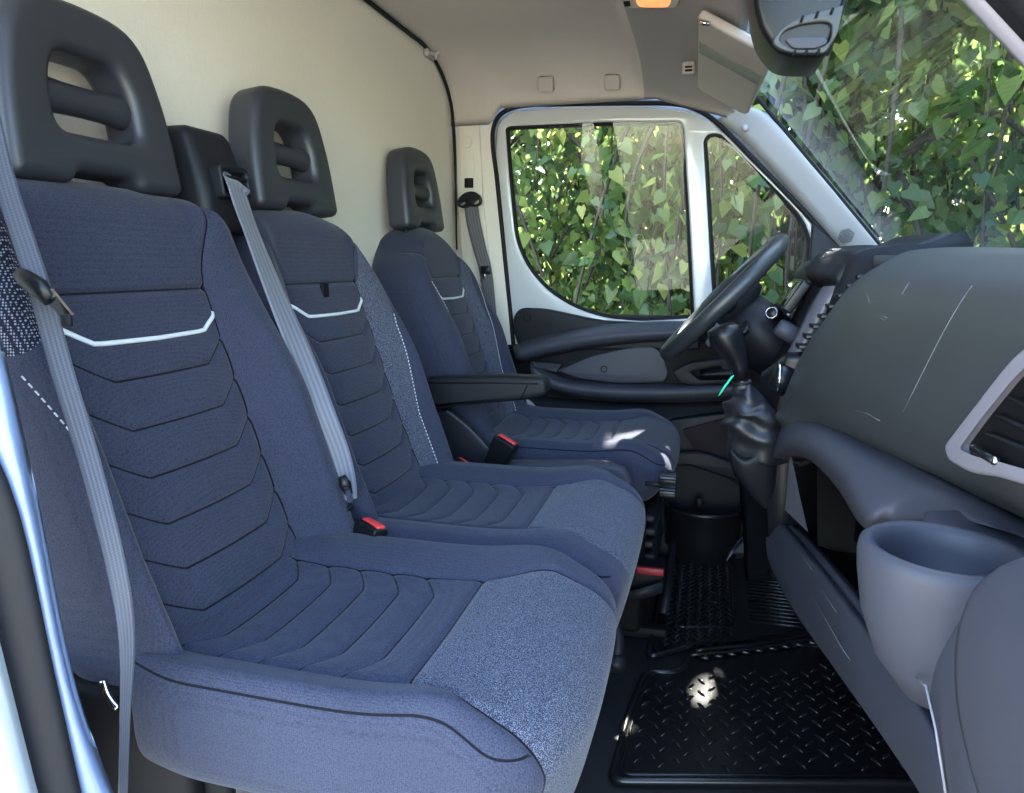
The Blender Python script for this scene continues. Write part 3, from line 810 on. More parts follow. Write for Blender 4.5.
# near B-pillar: dark seal, painted strip, outer sill
def nstrip(L, R, y, dy, mat, name, parent=None, back=(-.02, .03, 0)):
    l = cr([P(u, v, y=y) for u, v in L], 4); r = cr([P(u, v, y=y+dy) for u, v in R], 4)
    rows = []
    for f in np.linspace(0, 1, 5):
        rows.append([a*(1-f)+c*f+np.array([.006, -.002, 0])*math.sin(f*math.pi) for a, c in zip(l, r)])
    return struct(name, thick_grid(bm_new(), rows, np.array(back)*(.3 if name == 'trim_7' else 1)), mat, parent)
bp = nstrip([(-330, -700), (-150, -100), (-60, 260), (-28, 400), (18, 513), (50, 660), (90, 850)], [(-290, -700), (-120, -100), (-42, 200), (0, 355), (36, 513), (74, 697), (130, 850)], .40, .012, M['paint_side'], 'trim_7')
nstrip([(-385, -700), (-200, -100), (-110, 260), (-62, 440), (-32, 540), (33, 792), (52, 860)], [(-332, -700), (-152, -100), (-62, 260), (-29, 400), (17, 513), (52, 670), (92, 850)], .385, .012, M['rubber'], 'door_seal', bp)
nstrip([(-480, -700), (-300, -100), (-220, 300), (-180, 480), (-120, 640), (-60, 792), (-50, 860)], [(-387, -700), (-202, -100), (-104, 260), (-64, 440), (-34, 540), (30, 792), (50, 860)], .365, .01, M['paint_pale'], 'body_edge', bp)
# dark box standing in for the shaded hollow behind the pillar foot
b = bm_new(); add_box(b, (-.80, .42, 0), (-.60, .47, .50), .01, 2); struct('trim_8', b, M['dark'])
# firewall under the dash
b = bm_new(); add_box(b, (.62, .30, 0), (.68, 2.34, .86)); struct('wall_front', b, M['dark'], smooth=False)

# --- driver's door lining
lin = thing('door_lining', (-.2, YP-.03, .3), 'black door lining with armrest ledge on the far door', 'door lining')
def ledge(rows, mat, name, parent, nu=5, nv=5, off=(0, .05, 0), **k):
    return obj(name, thick_grid(bm_new(), interp_rows(rows, nu, nv), off), mat, parent, **k)
def R_(pts, y): return [P(u, v, y=y) for u, v in pts]
Y0 = YP-.01
# shoulder panel with the screw cap
b = plate([pol([(513, 332), (513, 316), (520, 308), (545, 309), (600, 321), (700, 325), (700, 350), (560, 350), (520, 352)], Y0-.02, [.01, .02, .03, .03, .06, .01, .01, .01, .01], 5)], .02, .008, MXZ(Y0), 3)
sh = obj('shoulder_panel', b, M['blk'], lin, sharp=40)
c = P(527, 317, y=Y0-.021); rg = [(c[0]+.014*math.cos(a), c[2]+.014*math.sin(a)) for a in np.linspace(0, 2*math.pi, 24, endpoint=False)]
rg2 = [(c[0]+.011*math.cos(a), c[2]+.011*math.sin(a)) for a in np.linspace(0, 2*math.pi, 24, endpoint=False)]
obj('screw_cap', plate([rg, rg2[::-1]], .003, .001, MXZ(Y0-.021), 1), M['dark'], sh)
# the long rounded ledge
ledge([R_([(513, 346), (545, 335), (600, 325), (660, 322), (720, 322)], Y0-.02), R_([(514, 352), (545, 343), (600, 334), (660, 330), (720, 330)], Y0-.075), R_([(516, 360), (548, 352), (600, 343), (660, 338), (720, 338)], Y0-.07), R_([(520, 364), (550, 356), (600, 347), (660, 342), (720, 342)], Y0-.02)], M['dash_lo'], 'armrest_ledge', lin)
# recessed insert board and its surround
b = plate([pol([(505, 345), (790, 335), (790, 440), (505, 440)], Y0-.002, .004, 2)], .012, .003, MXZ(Y0+.006), 2); obj('lining_board', b, M['dark'], lin, sharp=40)
b = plate([pol([(556, 371), (590, 356), (630, 347), (652, 346), (662, 352), (669, 374), (664, 382), (620, 384), (575, 378)], Y0-.03, [.01, .03, .04, .02, .02, .03, .01, .05, .03], 5)], .012, .006, MXZ(Y0-.02), 3)
ins = obj('insert_board', b, M['dash_lo'], lin, sharp=40)
c = P(604, 369, y=Y0-.033); rg = [(c[0]+.011*math.cos(a), c[2]+.011*math.sin(a)) for a in np.linspace(0, 2*math.pi, 24, endpoint=False)]
rg2 = [(c[0]+.0085*math.cos(a), c[2]+.0085*math.sin(a)) for a in np.linspace(0, 2*math.pi, 24, endpoint=False)]
obj('round_boss', plate([rg, rg2[::-1]], .003, .001, MXZ(Y0-.033), 1), M['dark'], ins)
# lower bin lip
ledge([R_([(530, 362), (560, 378), (610, 384), (670, 385), (740, 383)], Y0-.03), R_([(530, 366), (560, 382), (610, 388), (670, 389), (740, 387)], Y0-.10), R_([(532, 378), (562, 391), (610, 397), (670, 398), (740, 395)], Y0-.10), R_([(536, 384), (566, 396), (610, 402), (670, 403), (740, 400)], Y0-.04)], M['dash_lo'], 'bin_lip', lin)
# light bracket at the ledge's rear end
b = bm_new(); add_grid(b, [R_([(531, 362), (562, 364)], Y0-.045), R_([(534, 367), (556, 372)], Y0-.06)]); 
bb = bmesh.ops.solidify(b, geom=b.faces[:], thickness=.006); obj('pull_cup_edge', b, M['trim_silver'], lin, label='pale end of the pull recess')
# inside door handle ahead of the insert
b = plate([pol([(672, 372), (690, 362), (730, 358), (735, 384), (700, 386), (680, 384)], Y0-.05, [.01, .02, .02, .01, .02, .02], 4), pol([(690, 372), (720, 366), (728, 378), (700, 380)], Y0-.05, .008, 3)[::-1]], .012, .005, MXZ(Y0-.04), 2)
hd = obj('handle_bezel', b, M['blk'], lin, sharp=40)
ledge([R_([(700, 371), (728, 369), (748, 372)], Y0-.055), R_([(700, 375), (728, 374), (748, 377)], Y0-.075), R_([(702, 380), (728, 380), (748, 383)], Y0-.055)], M['blk_s'], 'door_handle', hd, off=(0, .015, 0))
# lower lining below the bin, bulging towards the driver
ledge([R_([(520, 395), (600, 402), (680, 404), (760, 400)], Y0-.02), R_([(520, 425), (600, 430), (680, 430), (760, 430)], Y0-.06), R_([(520, 480), (600, 490), (680, 490), (760, 500)], Y0-.08), R_([(520, 560), (600, 560), (680, 565), (760, 565)], Y0-.05)], M['blk'], 'lower_lining', lin)
# ------------------------------------------------------------------ dashboard
dash = thing('dashboard', (.4, 1.2, .3), 'black dashboard with grey upper pad, open tray and cup holder, under the windshield', 'dashboard')
def lift(prof, y0, y1, n): pass
# upper pad: sections across the cab, each a closed loop (front bottom lip -> face -> crest -> glass -> back)
def pad_sec(y, face):
    f = [(p[0], y, p[1]) for p in face]
    return f
secs = []
pe = [P(u, v, y=1.45) for u, v in ((776, 432), (777, 420), (781, 404), (790, 378), (807, 343), (826, 316), (850, 285), (884, 262))]
s145 = [(.235, .555)]+[(p[0], p[2]) for p in pe[1:]]+[(.37, .928), (.50, .925), (.54, .86), (.50, .60)]
s120 = [(.255, .590), (.226, .608), (.199, .645), (.190, .69), (.205, .76), (.222, .82), (.252, .880), (.305, .912), (.37, .922), (.50, .918), (.54, .86), (.50, .60)]
s090 = [(.305, .640), (.272, .655), (.245, .685), (.234, .73), (.240, .79), (.252, .845), (.272, .882), (.315, .905), (.36, .914), (.50, .910), (.54, .86), (.50, .62)]
s060 = [(.340, .665), (.308, .678), (.278, .703), (.264, .745), (.263, .79), (.270, .842), (.286, .878), (.325, .900), (.36, .908), (.50, .905), (.54, .86), (.50, .64)]
s036 = [(.340, .655), (.298, .668), (.280, .69), (.272, .74), (.272, .79), (.280, .842), (.296, .876), (.330, .896), (.36, .902), (.50, .900), (.54, .86), (.50, .64)]
ys = [1.44, 1.20, .90, .60, .36]
ctrl = np.array([[(p[0], y, p[1]) for p in s] for y, s in zip(ys, (s145, s120, s090, s060, s036))])
rows = np.array([cr(r, 5, closed=True) for r in ctrl])
cols = np.array([cr(rows[:, j], 8) for j in range(rows.shape[1])]).transpose(1, 0, 2)
# rounded left end
e0 = cols[0]; cen = np.array([.36, 1.44, .78])
extra = [np.array([cen+(p-cen)*s+np.array([0, dy, 0]) for p in e0]) for s, dy in ((.93, .016), (.975, .011), (.993, .005))]
allr = extra+list(cols)
b = add_grid(bm_new(), allr, close_v=True, caps=True)
pad = obj('upper_pad', b, M['dash'], dash, label='grey grained upper pad above the tray')
# scratches in the pad
def surf_pts(px, off=.0012):
    """points on the pad seen at the given pixels, found by walking along the line of sight"""
    from mathutils.bvhtree import BVHTree
    global _pad_bvh
    try: _pad_bvh
    except NameError:
        me = pad.data; w = origin(pad)
        _pad_bvh = BVHTree.FromPolygons([v.co+w for v in me.vertices], [p.vertices[:] for p in me.polygons])
    out = []
    for u, v in px:
        d = Vector(FW*FPX+RT*(u-CX)-UP*(v-CY)).normalized()
        h = _pad_bvh.ray_cast(Vector(CAM), d)
        if h[0] is not None: out.append(h[0]-d*off)
    return out
scr_ = []
for px in ([(972, 286), (962, 300), (950, 320), (938, 342), (926, 366), (914, 390), (903, 412)], [(920, 266), (908, 284), (902, 294)], [(866, 292), (870, 302)], [(855, 410), (868, 414), (880, 421)], [(878, 316), (884, 320)], [(880, 314), (887, 318)]):
    q = surf_pts(px)
    if len(q) > 1: scr_.append(add_tube(bm_new(), q, .0005, 5))
t = NT('scuff_mark'); t.base(sc(104, 106, 108)); t.set(Roughness=.7); M['scuff'] = t.m
for b in scr_: obj('scratch_mark', b, M['scuff'], pad)
# main lower body behind everything
rows = []
for y, x in ((2.24, .40), (1.9, .38), (1.5, .34), (1.0, .38), (.34, .40)):
    rows.append([(x, y, .93 if False else .70), (x, y, .40), (x+.06, y, .16), (x+.2, y, .05)])
b = thick_grid(bm_new(), interp_rows(rows, 4, 4), (.03, 0, 0)); obj('firewall_lining', b, M['dark'], dash)
# tray: upper arm sweeping from the console to the cup holder
def X_(pts): return [P(u, v, x=x) for u, v, x in pts]
arm_rows = [
    X_([(771, 432, .158), (790, 415, .178), (815, 416, .200), (850, 431, .225), (900, 460, .250), (960, 492, .272), (1030, 530, .29)]),
    X_([(768, 446, .150), (783, 427, .160), (812, 428, .180), (850, 447, .205), (900, 476, .236), (955, 500, .262), (1030, 538, .278)]),
    X_([(767, 458, .146), (780, 441, .152), (808, 442, .168), (845, 466, .192), (882, 494, .215), (925, 502, .245), (1030, 540, .272)]),
    X_([(768, 466, .147), (781, 450, .152), (806, 452, .168), (838, 478, .188), (866, 516, .198), (895, 520, .225), (990, 520, .270)]),
    X_([(770, 470, .160), (784, 456, .165), (806, 458, .182), (834, 484, .204), (864, 528, .212), (895, 526, .240), (990, 526, .285)])]
b = thick_grid(bm_new(), interp_rows(arm_rows, 5, 6), (.055, .02, -.015))
obj('tray_arm', b, M['dash_lo'], dash, label='sweeping rim above the open tray')
# tray hollow
tr_rows = [X_([(770, 440, .33), (850, 450, .36), (1000, 560, .38)]), X_([(768, 520, .33), (850, 580, .36), (1000, 700, .38)])]
b = thick_grid(bm_new(), [[(.345, 1.62, .62), (.36, 1.2, .62), (.38, .5, .62)], [(.345, 1.62, .30), (.36, 1.2, .30), (.38, .5, .30)]], (.02, 0, 0)); obj('tray_back', b, M['brown'], dash)
b = thick_grid(bm_new(), [[(.205, 1.50, .335), (.245, 1.2, .345), (.295, .8, .37), (.31, .5, .39)], [(.35, 1.50, .30), (.36, 1.2, .31), (.37, .8, .33), (.38, .5, .34)]], (0, 0, -.02)); obj('tray_floor', b, M['dark'], dash)
# silver wedge at the tray's inner end
p0, p1, p2, p3 = P(790, 453, x=.176), P(785, 510, x=.172), P(808, 532, x=.200), P(803, 500, x=.195)
b = bm_new(); add_grid(b, [[p0, p0+np.array([.001, -.001, 0])], [p1*.5+p0*.5, p0*.5+p2*.5], [p1, p2]])
bmesh.ops.solidify(b, geom=b.faces[:], thickness=.005); obj('silver_wedge', b, M['trim_silver'], dash, smooth=False, label='pale silver wedge inside the tray')
# lower lip / knee board
lip = [
    X_([(770, 511, .172), (785, 522, .190), (815, 556, .215), (855, 605, .245), (885, 645, .262), (925, 700, .275), (960, 760, .285), (1010, 860, .29)]),
    X_([(766, 513, .158), (778, 524, .172), (808, 558, .198), (848, 608, .228), (878, 650, .246), (915, 704, .258), (950, 766, .268), (1000, 870, .275)]),
    X_([(765, 530, .150), (776, 545, .163), (800, 580, .186), (838, 632, .214), (868, 676, .232), (900, 728, .246), (940, 785, .256), (985, 880, .265)]),
    X_([(766, 552, .151), (775, 572, .162), (796, 610, .183), (828, 656, .210), (862, 704, .229), (892, 748, .244), (925, 800, .255), (965, 890, .266)]),
    X_([(767, 558, .156), (776, 578, .167), (797, 615, .188), (829, 660, .215), (863, 708, .234), (893, 751, .249), (926, 803, .260), (966, 893, .271)])]
b = thick_grid(bm_new(), interp_rows(lip, 6, 6), (.022, .0, .0)); obj('knee_board', b, M['dash_lo'], dash)
b = bm_new()
for px in ([(812, 595), (826, 620), (840, 645), (850, 660)], [(822, 590), (836, 612)], [(800, 552), (812, 570)]):
    add_tube(b, [P(u, v, x=np.interp(u, [765, 800, 838, 868], [.148, .183, .210, .228])) for u, v in px], .0006, 5)
obj('scuff_line', b, M['scuff'], dash)
# cup holder: cup shell with a rolled rim
cc = np.array(P(945, 549, x=.212)); R0 = .0545
def ring(c, r, z, n=40, sy=1.0, dx=0): return [(c[0]+dx+r*math.cos(2*math.pi*k/n), c[1]+sy*r*math.sin(2*math.pi*k/n), z) for k in range(n)]
zc = cc[2]
shell = [ring(cc, .006, zc-.150, dx=.012), ring(cc, .032, zc-.138, dx=.010), ring(cc, .053, zc-.105, dx=.006), ring(cc, .063, zc-.065, dx=.002), ring(cc, .067, zc-.028), ring(cc, .0685, zc-.010), ring(cc, .067, zc-.001), ring(cc, .062, zc+.003), ring(cc, .056, zc+.001), ring(cc, .0525, zc-.006), ring(cc, .0505, zc-.02), ring(cc, .047, zc-.075), ring(cc, .02, zc-.078), ring(cc, .002, zc-.078)]
b = add_grid(bm_new(), shell, close_v=True, caps=True); cup = obj('cup_holder', b, M['dash_lo'], dash, label='round cup holder in the dashboard corner')
# shelf skin round the cup
so2 = [(cc[0]+.0625*math.cos(math.radians(q)), cc[1]+.0625*math.sin(math.radians(q))) for q in range(92, 292, 8)]
so2 += [tuple(P(u, v, z=zc-.001)[:2]) for u, v in [(1003, 582), (1040, 598), (1100, 600), (1060, 545), (1000, 520), (955, 509), (925, 510)]]
ho = [(cc[0]+.0555*math.cos(a), cc[1]+.0555*math.sin(a)) for a in np.linspace(0, 2*math.pi, 40, endpoint=False)]
b = plate([so2, ho[::-1]], .012, .003, Matrix.Translation((0, 0, zc-.013)), 4); obj('cup_shelf', b, M['dash_lo'], dash)
sk = [
    X_([(868, 520, .205), (900, 500, .228), (950, 488, .262), (1040, 530, .29)]),
    X_([(866, 545, .165), (885, 530, .205), (950, 512, .255), (1040, 560, .275)]),
]
# body under and right of the cup
body = [
    X_([(945, 575, .235), (985, 575, .23), (1060, 590, .225)]),
    X_([(938, 600, .222), (975, 600, .215), (1060, 605, .21)]),
    X_([(930, 640, .208), (960, 640, .200), (1060, 630, .205)]),
    X_([(928, 685, .200), (957, 690, .188), (1060, 690, .20)]),
    X_([(946, 795, .196), (975, 795, .182), (1060, 795, .20)]),
    X_([(965, 900, .20), (1000, 900, .19), (1060, 900, .20)])]
b = thick_grid(bm_new(), interp_rows(body, 6, 6), (.05, .02, 0)); obj('corner_body', b, M['dash_lo'], dash)
b = bm_new(); add_tube(b, X_([(916, 678, .186), (926, 686, .185), (936, 730, .189), (946, 795, .192)]), .0011, 6)
obj('mould_seam', b, M['trim_silver'], dash)
# rounded end panel by the door
endp = [
    X_([(1000, 566, .170), (1030, 556, .17), (1120, 548, .17)]),
    X_([(972, 592, .156), (1000, 582, .150), (1120, 570, .145)]),
    X_([(956, 640, .152), (984, 630, .140), (1120, 620, .13)]),
    X_([(956, 700, .152), (984, 700, .138), (1120, 700, .125)]),
    X_([(968, 760, .152), (994, 760, .138), (1120, 770, .125)]),
    X_([(985, 820, .152), (1010, 820, .138), (1120, 830, .125)]),
    X_([(1000, 900, .152), (1030, 900, .138), (1120, 900, .125)])]
b = thick_grid(bm_new(), interp_rows(endp, 6, 6), (.04, .0, 0)); obj('end_panel', b, M['dash_lo'], dash)
# passenger vent with its silver frame
vo = surf_pts([(1000, 440)], 0)[0]; e_a = surf_pts([(1018, 440)], 0)[0]; e_b = surf_pts([(1000, 400)], 0)[0]
Mv = frame(vo+Vector((-.004, 0, 0)), e_a-vo, e_b-vo)
def vq(pts): 
    inv = Mv.inverted(); out = []
    for u, v in pts:
        d = Vector(FW*FPX+RT*(u-CX)-UP*(v-CY)); o = inv @ Vector(CAM); dd = inv.to_3x3() @ d
        t = -o.z/dd.z; q = o+dd*t; out.append((q.x, q.y))
    return out
fr = vq([(1090, 330), (1040, 348), (1022, 366), (985, 412), (958, 446), (962, 462), (985, 474), (1012, 478), (1090, 500)])
fi = vq([(1090, 345), (1048, 358), (1028, 378), (993, 420), (974, 446), (976, 456), (992, 463), (1014, 468), (1090, 490)])
b = plate([smooth_poly(fr, [.02, .02, .02, .03, .012, .012, .012, .01, .02], 5), smooth_poly(fi, [.01, .01, .01, .02, .008, .008, .008, .008, .01], 5)[::-1]], .014, .005, Mv, 3)
vent = obj('air_vent', b, M['trim_silver'], dash, sharp=40, label='silver framed air vent by the passenger door')
b = plate([smooth_poly(fi, [.01, .01, .01, .02, .008, .008, .008, .008, .01], 5)], .004, .001, Mv @ Matrix.Translation((0, 0, .001 if (Mv.to_3x3() @ Vector((0, 0, 1))).x < 0 else -.001)), 1)
obj('vent_well', b, M['dark'], vent)
nz = (Mv.to_3x3() @ Vector((0, 0, 1))); sgn = 1 if nz.x < 0 else -1
for (a, c) in (((1022, 398), (1080, 424)), ((1010, 416), (1080, 446)), ((1000, 434), (1080, 466))):
    q = vq([a, c]); b = bm_new()
    p0 = Mv @ Vector((q[0][0], q[0][1], sgn*.008)); p1 = Mv @ Vector((q[1][0], q[1][1], sgn*.008))
    add_tube(b, [p0, p1], .0042, 8, flat=((0, 0, 1), .5)); obj('slat', b, M['blk'], vent)
q = vq([(992, 450), (1015, 462)])
b = bm_new(); pa = Mv @ Vector((*q[0], sgn*.015)); pb = Mv @ Vector((*q[1], sgn*.015))
add_tube(b, [pa, pb], .0035, 10); tb = obj('vent_tab', b, M['blk_s'], vent)
for c in (pa, pb):
    b = bm_new(); add_tube(b, [c-nz*sgn*.003, c+nz*sgn*.002], .0036, 14); obj('chrome_stud', b, M['chrome'], tb)
# --- centre stack left of the pad
st_face = [(.172, .575)]+[(p[0], p[2]) for p in (P(u, v, y=1.62) for u, v in ((770, 395), (774, 370), (785, 349), (794, 325), (803, 300), (812, 275), (826, 252)))]+[(.34, .938), (.42, .935), (.42, .60)]
ctrl = [[(p[0]+dx, y, p[1]) for p in st_face] for y, dx in ((1.475, .045), (1.53, .03), (1.60, .004), (1.64, .0), (1.72, .004))]
rows = np.array([cr(r, 4, closed=True) for r in np.array(ctrl)])
b = add_grid(bm_new(), rows, close_v=True, caps=True); stack = obj('centre_stack', b, M['blk'], dash, label='black centre stack with vents and radio')
# silver strip along the stack edge and the vent fins between strip and pad
so_ = cr([P(u, v, y=1.585) for u, v in [(829, 273), (817, 290), (807, 309), (798, 331), (787, 352)]], 5); si_ = cr([P(u, v, y=1.51) for u, v in [(844, 275), (830, 293), (817, 314), (804, 336), (792, 356)]], 5)
rows = [si_, si_*.5+so_*.5+np.array([-.004, 0, .003]), so_]
obj('silver_strip', thick_grid(bm_new(), rows, (.02, 0, -.006)), M['strip'], stack, label='silver strip beside the centre vents')
for (u, v) in ((864, 277), (854, 286), (845, 296), (836, 307), (828, 317), (820, 327), (813, 337), (806, 347)):
    p = P(u-5, v, y=1.475); b = bm_new()
    add_box(b, p+np.array([-.006, -.012, -.0035]), p+np.array([.05, .045, .0045]), .002, 2); obj('vent_fin', b, M['blk_s'], stack)
# top cover with hazard buttons
b = bm_new()
tp = [[P(804, 268, y=1.66), P(826, 250, y=1.66), P(860, 245, y=1.66), P(905, 247, y=1.66)], [P(812, 272, y=1.58), P(834, 254, y=1.58), P(866, 248, y=1.58), P(910, 250, y=1.58)], [P(836, 276, y=1.50), P(846, 264, y=1.50), P(872, 253, y=1.50), P(915, 253, y=1.50)]]
hood = obj('stack_top', thick_grid(bm_new(), interp_rows(tp, 4, 5), (.01, 0, -.03)), M['blk'], stack)
for k in range(3):
    c = P(823+k*5, 259-k*3.4, y=1.62); b = bm_new(); add_box(b, c+np.array([-.007, -.02, -.004]), c+np.array([.007, .02, .006]), .002, 2, None); obj('switch_button', b, M['dash_lo'], hood)
# radio and its screen, facing the driver
sc0 = [P(808, 282, y=1.585), P(786, 312, y=1.585)]
up_dir = Vector(sc0[0])-Vector(sc0[1])
Ms = frame((Vector(sc0[0])+Vector(sc0[1]))/2+Vector((0, .09, 0)), (0, 1, 0), up_dir)
hh = up_dir.length/2
b = plate([smooth_poly([(-.09, -hh), (.09, -hh), (.09, hh), (-.09, hh)], .006, 3)], .010, .003, Ms, 2); scr = obj('radio_screen', b, M['blk_s'], stack, sharp=40)
zs_ = 1 if (Ms.to_3x3() @ Vector((0, 0, 1))).x < 0 else -1
b = plate([smooth_poly([(-.082, -hh+.008), (.082, -hh+.008), (.082, hh-.008), (-.082, hh-.008)], .004, 3)], .001, .0004, Ms @ Matrix.Translation((0, 0, zs_*.0105)), 1); obj('screen_glass', b, M['screen'], scr)
kc = P(786, 331, y=1.60); nrm = Vector((-.85, 0, .5)).normalized()
b = bm_new(); add_tube(b, [Vector(kc)+nrm*.002-nrm*.03, Vector(kc)+nrm*.004, Vector(kc)+nrm*.018, Vector(kc)+nrm*.021], [.020, .020, .018, .014], 24); obj('rotary_knob', b, M['dash_lo'], stack)
# climate panel edge: pale dial and chrome edge
kc = P(779, 378, y=1.475)
b = bm_new(); add_tube(b, [Vector(kc)+Vector((.02, 0, -.01)), Vector(kc), Vector(kc)+Vector((-.012, 0, .004))], [.030, .030, .027], 28); kd = obj('climate_dial', b, M['blk_s'], stack)
b = bm_new(); add_tube(b, [Vector(kc)+nrm*.002+Vector((0, .029*math.cos(a), .029*math.sin(a))) for a in np.linspace(0, 2*math.pi, 32, endpoint=False)], .0032, 8, closed=True); obj('dial_ring', b, M['chrome'], kd)
# console flank under the stack, with its bright edge strips
fl = [[P(788, 352, y=1.47), P(776, 362, y=1.50), P(762, 372, y=1.56)], [P(780, 400, y=1.47), P(770, 405, y=1.50), P(745, 410, y=1.58)], [P(768, 445, y=1.48), P(764, 450, y=1.51), P(738, 455, y=1.6)], [P(768, 520, y=1.49), P(762, 520, y=1.52), P(742, 520, y=1.6)], [P(772, 580, y=1.52), P(768, 580, y=1.55), P(745, 580, y=1.62)]]
obj('console_flank', thick_grid(bm_new(), interp_rows(fl, 5, 4), (.10, .03, 0)), M['blk_s'], dash)
b = bm_new(); add_tube(b, cr([P(u, v, y=1.475) for u, v in [(769, 447), (767, 458), (765, 470)]], 4), .004, 8)
obj('chrome_edge', b, M['chrome'], dash)
# --- console floor unit under the gear lever: side board, arch, open bin
def plY(pts, y, half, bev, mat, name, parent, r=.01, hole=None, **k):
    o = [smooth_poly([(P(u, v, y=y)[0], P(u, v, y=y)[2]) for u, v in pts], r, 5)]
    if hole: o.append(smooth_poly([(P(u, v, y=y)[0], P(u, v, y=y)[2]) for u, v in hole], .012, 5)[::-1])
    return obj(name, plate(o, half, bev, MXZ(y+half), 3), mat, parent, sharp=40, **k)
con = plY([(640, 440), (672, 420), (735, 412), (772, 420), (778, 480), (772, 600), (640, 600), (652, 470)], 2.19, .02, .006, M['blk'], 'lower_panel', lin)
plY([(682, 430), (727, 418), (735, 470), (752, 496), (735, 484), (708, 465), (692, 446)], 2.178, .008, .003, M['brown'], 'speaker_cover', lin, .01)
plY([(662, 454), (700, 452), (752, 470), (760, 486), (745, 560), (690, 580), (650, 575), (652, 470)], 2.14, .02, .008, M['blk'], 'pocket_surround', lin, [.02, .03, .03, .02, .03, .02, .02, .02], hole=[(664, 468), (690, 466), (738, 482), (745, 494), (735, 520), (722, 545), (666, 545)])
# bin: half bowl with a rolled lip
bc = P(704, 512, y=2.08); rows = []
for z, r in ((bc[2]-.155, .055), (bc[2]-.14, .068), (bc[2]-.07, .076), (bc[2]-.01, .080), (bc[2]-.002, .083), (bc[2], .080), (bc[2]-.003, .076), (bc[2]-.07, .070), (bc[2]-.12, .05)):
    r *= 1.22; rows.append([(bc[0]+1.2*r*math.cos(a), 2.15-r*1.0*math.sin(a), bc[2]+(z-bc[2])*1.25) for a in np.linspace(-.05, math.pi+.05, 28)])
obj('bottle_pocket', thick_grid(bm_new(), rows, (0, .006, 0)), M['blk_s'], lin, label='glossy black rounded pocket low on the door')
b = bm_new(); c = P(699, 506, y=2.12); add_tube(b, [c, c+np.array([0, 0, .025])], [.015, .011], 12); obj('pocket_peg', b, M['blk'], lin)
b = bm_new(); c2 = cr([P(u, v, y=2.10) for u, v in [(726, 560), (736, 546), (748, 532), (763, 519)]], 5); add_tube(b, c2, .0042, 8, flat=((0, 1, 0), 2.5)); obj('sill_edge', b, M['trim_silver'], lin, label='bright edge strip by the console foot')
plY([(732, 554), (748, 536), (764, 522), (790, 560), (770, 556)], 2.06, .02, .006, M['dash_lo'], 'foot_cover', lin, .01)
# instrument binnacle and column shroud
b = bm_new()
rows = []
for y, k in ((1.62, .93), (1.72, 1.0), (1.85, 1.03), (1.98, 1.0), (2.10, .9)):
    c = np.array([.36, y, .80]); rows.append([c+k*np.array(q) for q in ((-.11, 0, .02), (-.14, 0, .075), (-.10, 0, .115), (0, 0, .125), (.10, 0, .11), (.10, 0, -.12), (-.06, 0, -.12))])
b = add_grid(bm_new(), np.array([cr(r, 4, closed=True) for r in rows]), close_v=True, caps=True); obj('instrument_hood', b, M['blk'], dash)
rows = []
for y in (1.60, 1.9, 2.13):
    rows.append([(.24, y, .62), (.20, y, .66), (.22, y, .74), (.27, y, .80), (.40, y, .84), (.52, y, .90), (.52, y, .62)])
b = add_grid(bm_new(), np.array([cr(np.array(r), 4, closed=True) for r in rows]), close_v=True, caps=True); obj('driver_facia', b, M['dark'], dash)
# top deck between the pad and the glass
b = thick_grid(bm_new(), [[(.30, 1.44, .918), (.33, 1.9, .905), (.36, 2.26, .90)], [(.56, 1.44, .915), (.58, 1.9, .915), (.56, 2.26, .92)]], (0, 0, -.02)); obj('top_deck', b, M['dash'], dash)
b = bm_new(); add_tube(b, [P(950, 252, y=1.35), P(990, 256, y=1.28), P(1006, 258, y=1.25)], .006, 8, flat=((0, 0, 1), .6)); obj('defrost_grille', b, M['dark'], dash)

# ------------------------------------------------------------------ steering wheel
wt = np.array(P(780, 242, y=1.80)); wb = np.array(P(668, 352, y=1.80)); wc = (wt+wb)/2
e1 = Vector(wt-wb).normalized(); RW = (Vector(wt)-Vector(wb)).length/2
e2 = Vector((0, 1, 0)); wn = e1.cross(e2).normalized()
if wn.x > 0: wn = -wn                     # towards the driver
e2 = (e2+wn*(-.0)).normalized()
sw = thing('steering_wheel', tuple(wc), 'black steering wheel seen from its side, in front of the driver seat', 'steering wheel')
W_ = Vector(wc)
b = bm_new(); add_tube(b, [W_+e1*RW*math.cos(a)+e2*RW*math.sin(a) for a in np.linspace(0, 2*math.pi, 96, endpoint=False)], .0205, 16, closed=True)
obj('rim', b, M['rim'], sw)
rows = [[W_+wn*h+e1*r*math.cos(a)+e2*r*math.sin(a) for a in np.linspace(0, 2*math.pi, 40, endpoint=False)] for r, h in ((.004, .030), (.045, .027), (.075, .012), (.088, -.012), (.085, -.045), (.06, -.06))]
b = add_grid(bm_new(), rows, close_v=True, caps=True); hub = obj('airbag_hub', b, M['blk'], sw)
for ang in (0.0, math.pi, math.pi*1.5-.35, math.pi*1.5+.35):
    d = e2*math.cos(ang)+e1*math.sin(ang)
    b = bm_new(); add_tube(b, [W_+d*.06-wn*.025, W_+d*.12-wn*.018, W_+d*(RW-.005)], [.024, .018, .014], 12, flat=(wn, .55)); obj('spoke', b, M['blk_s'], sw)
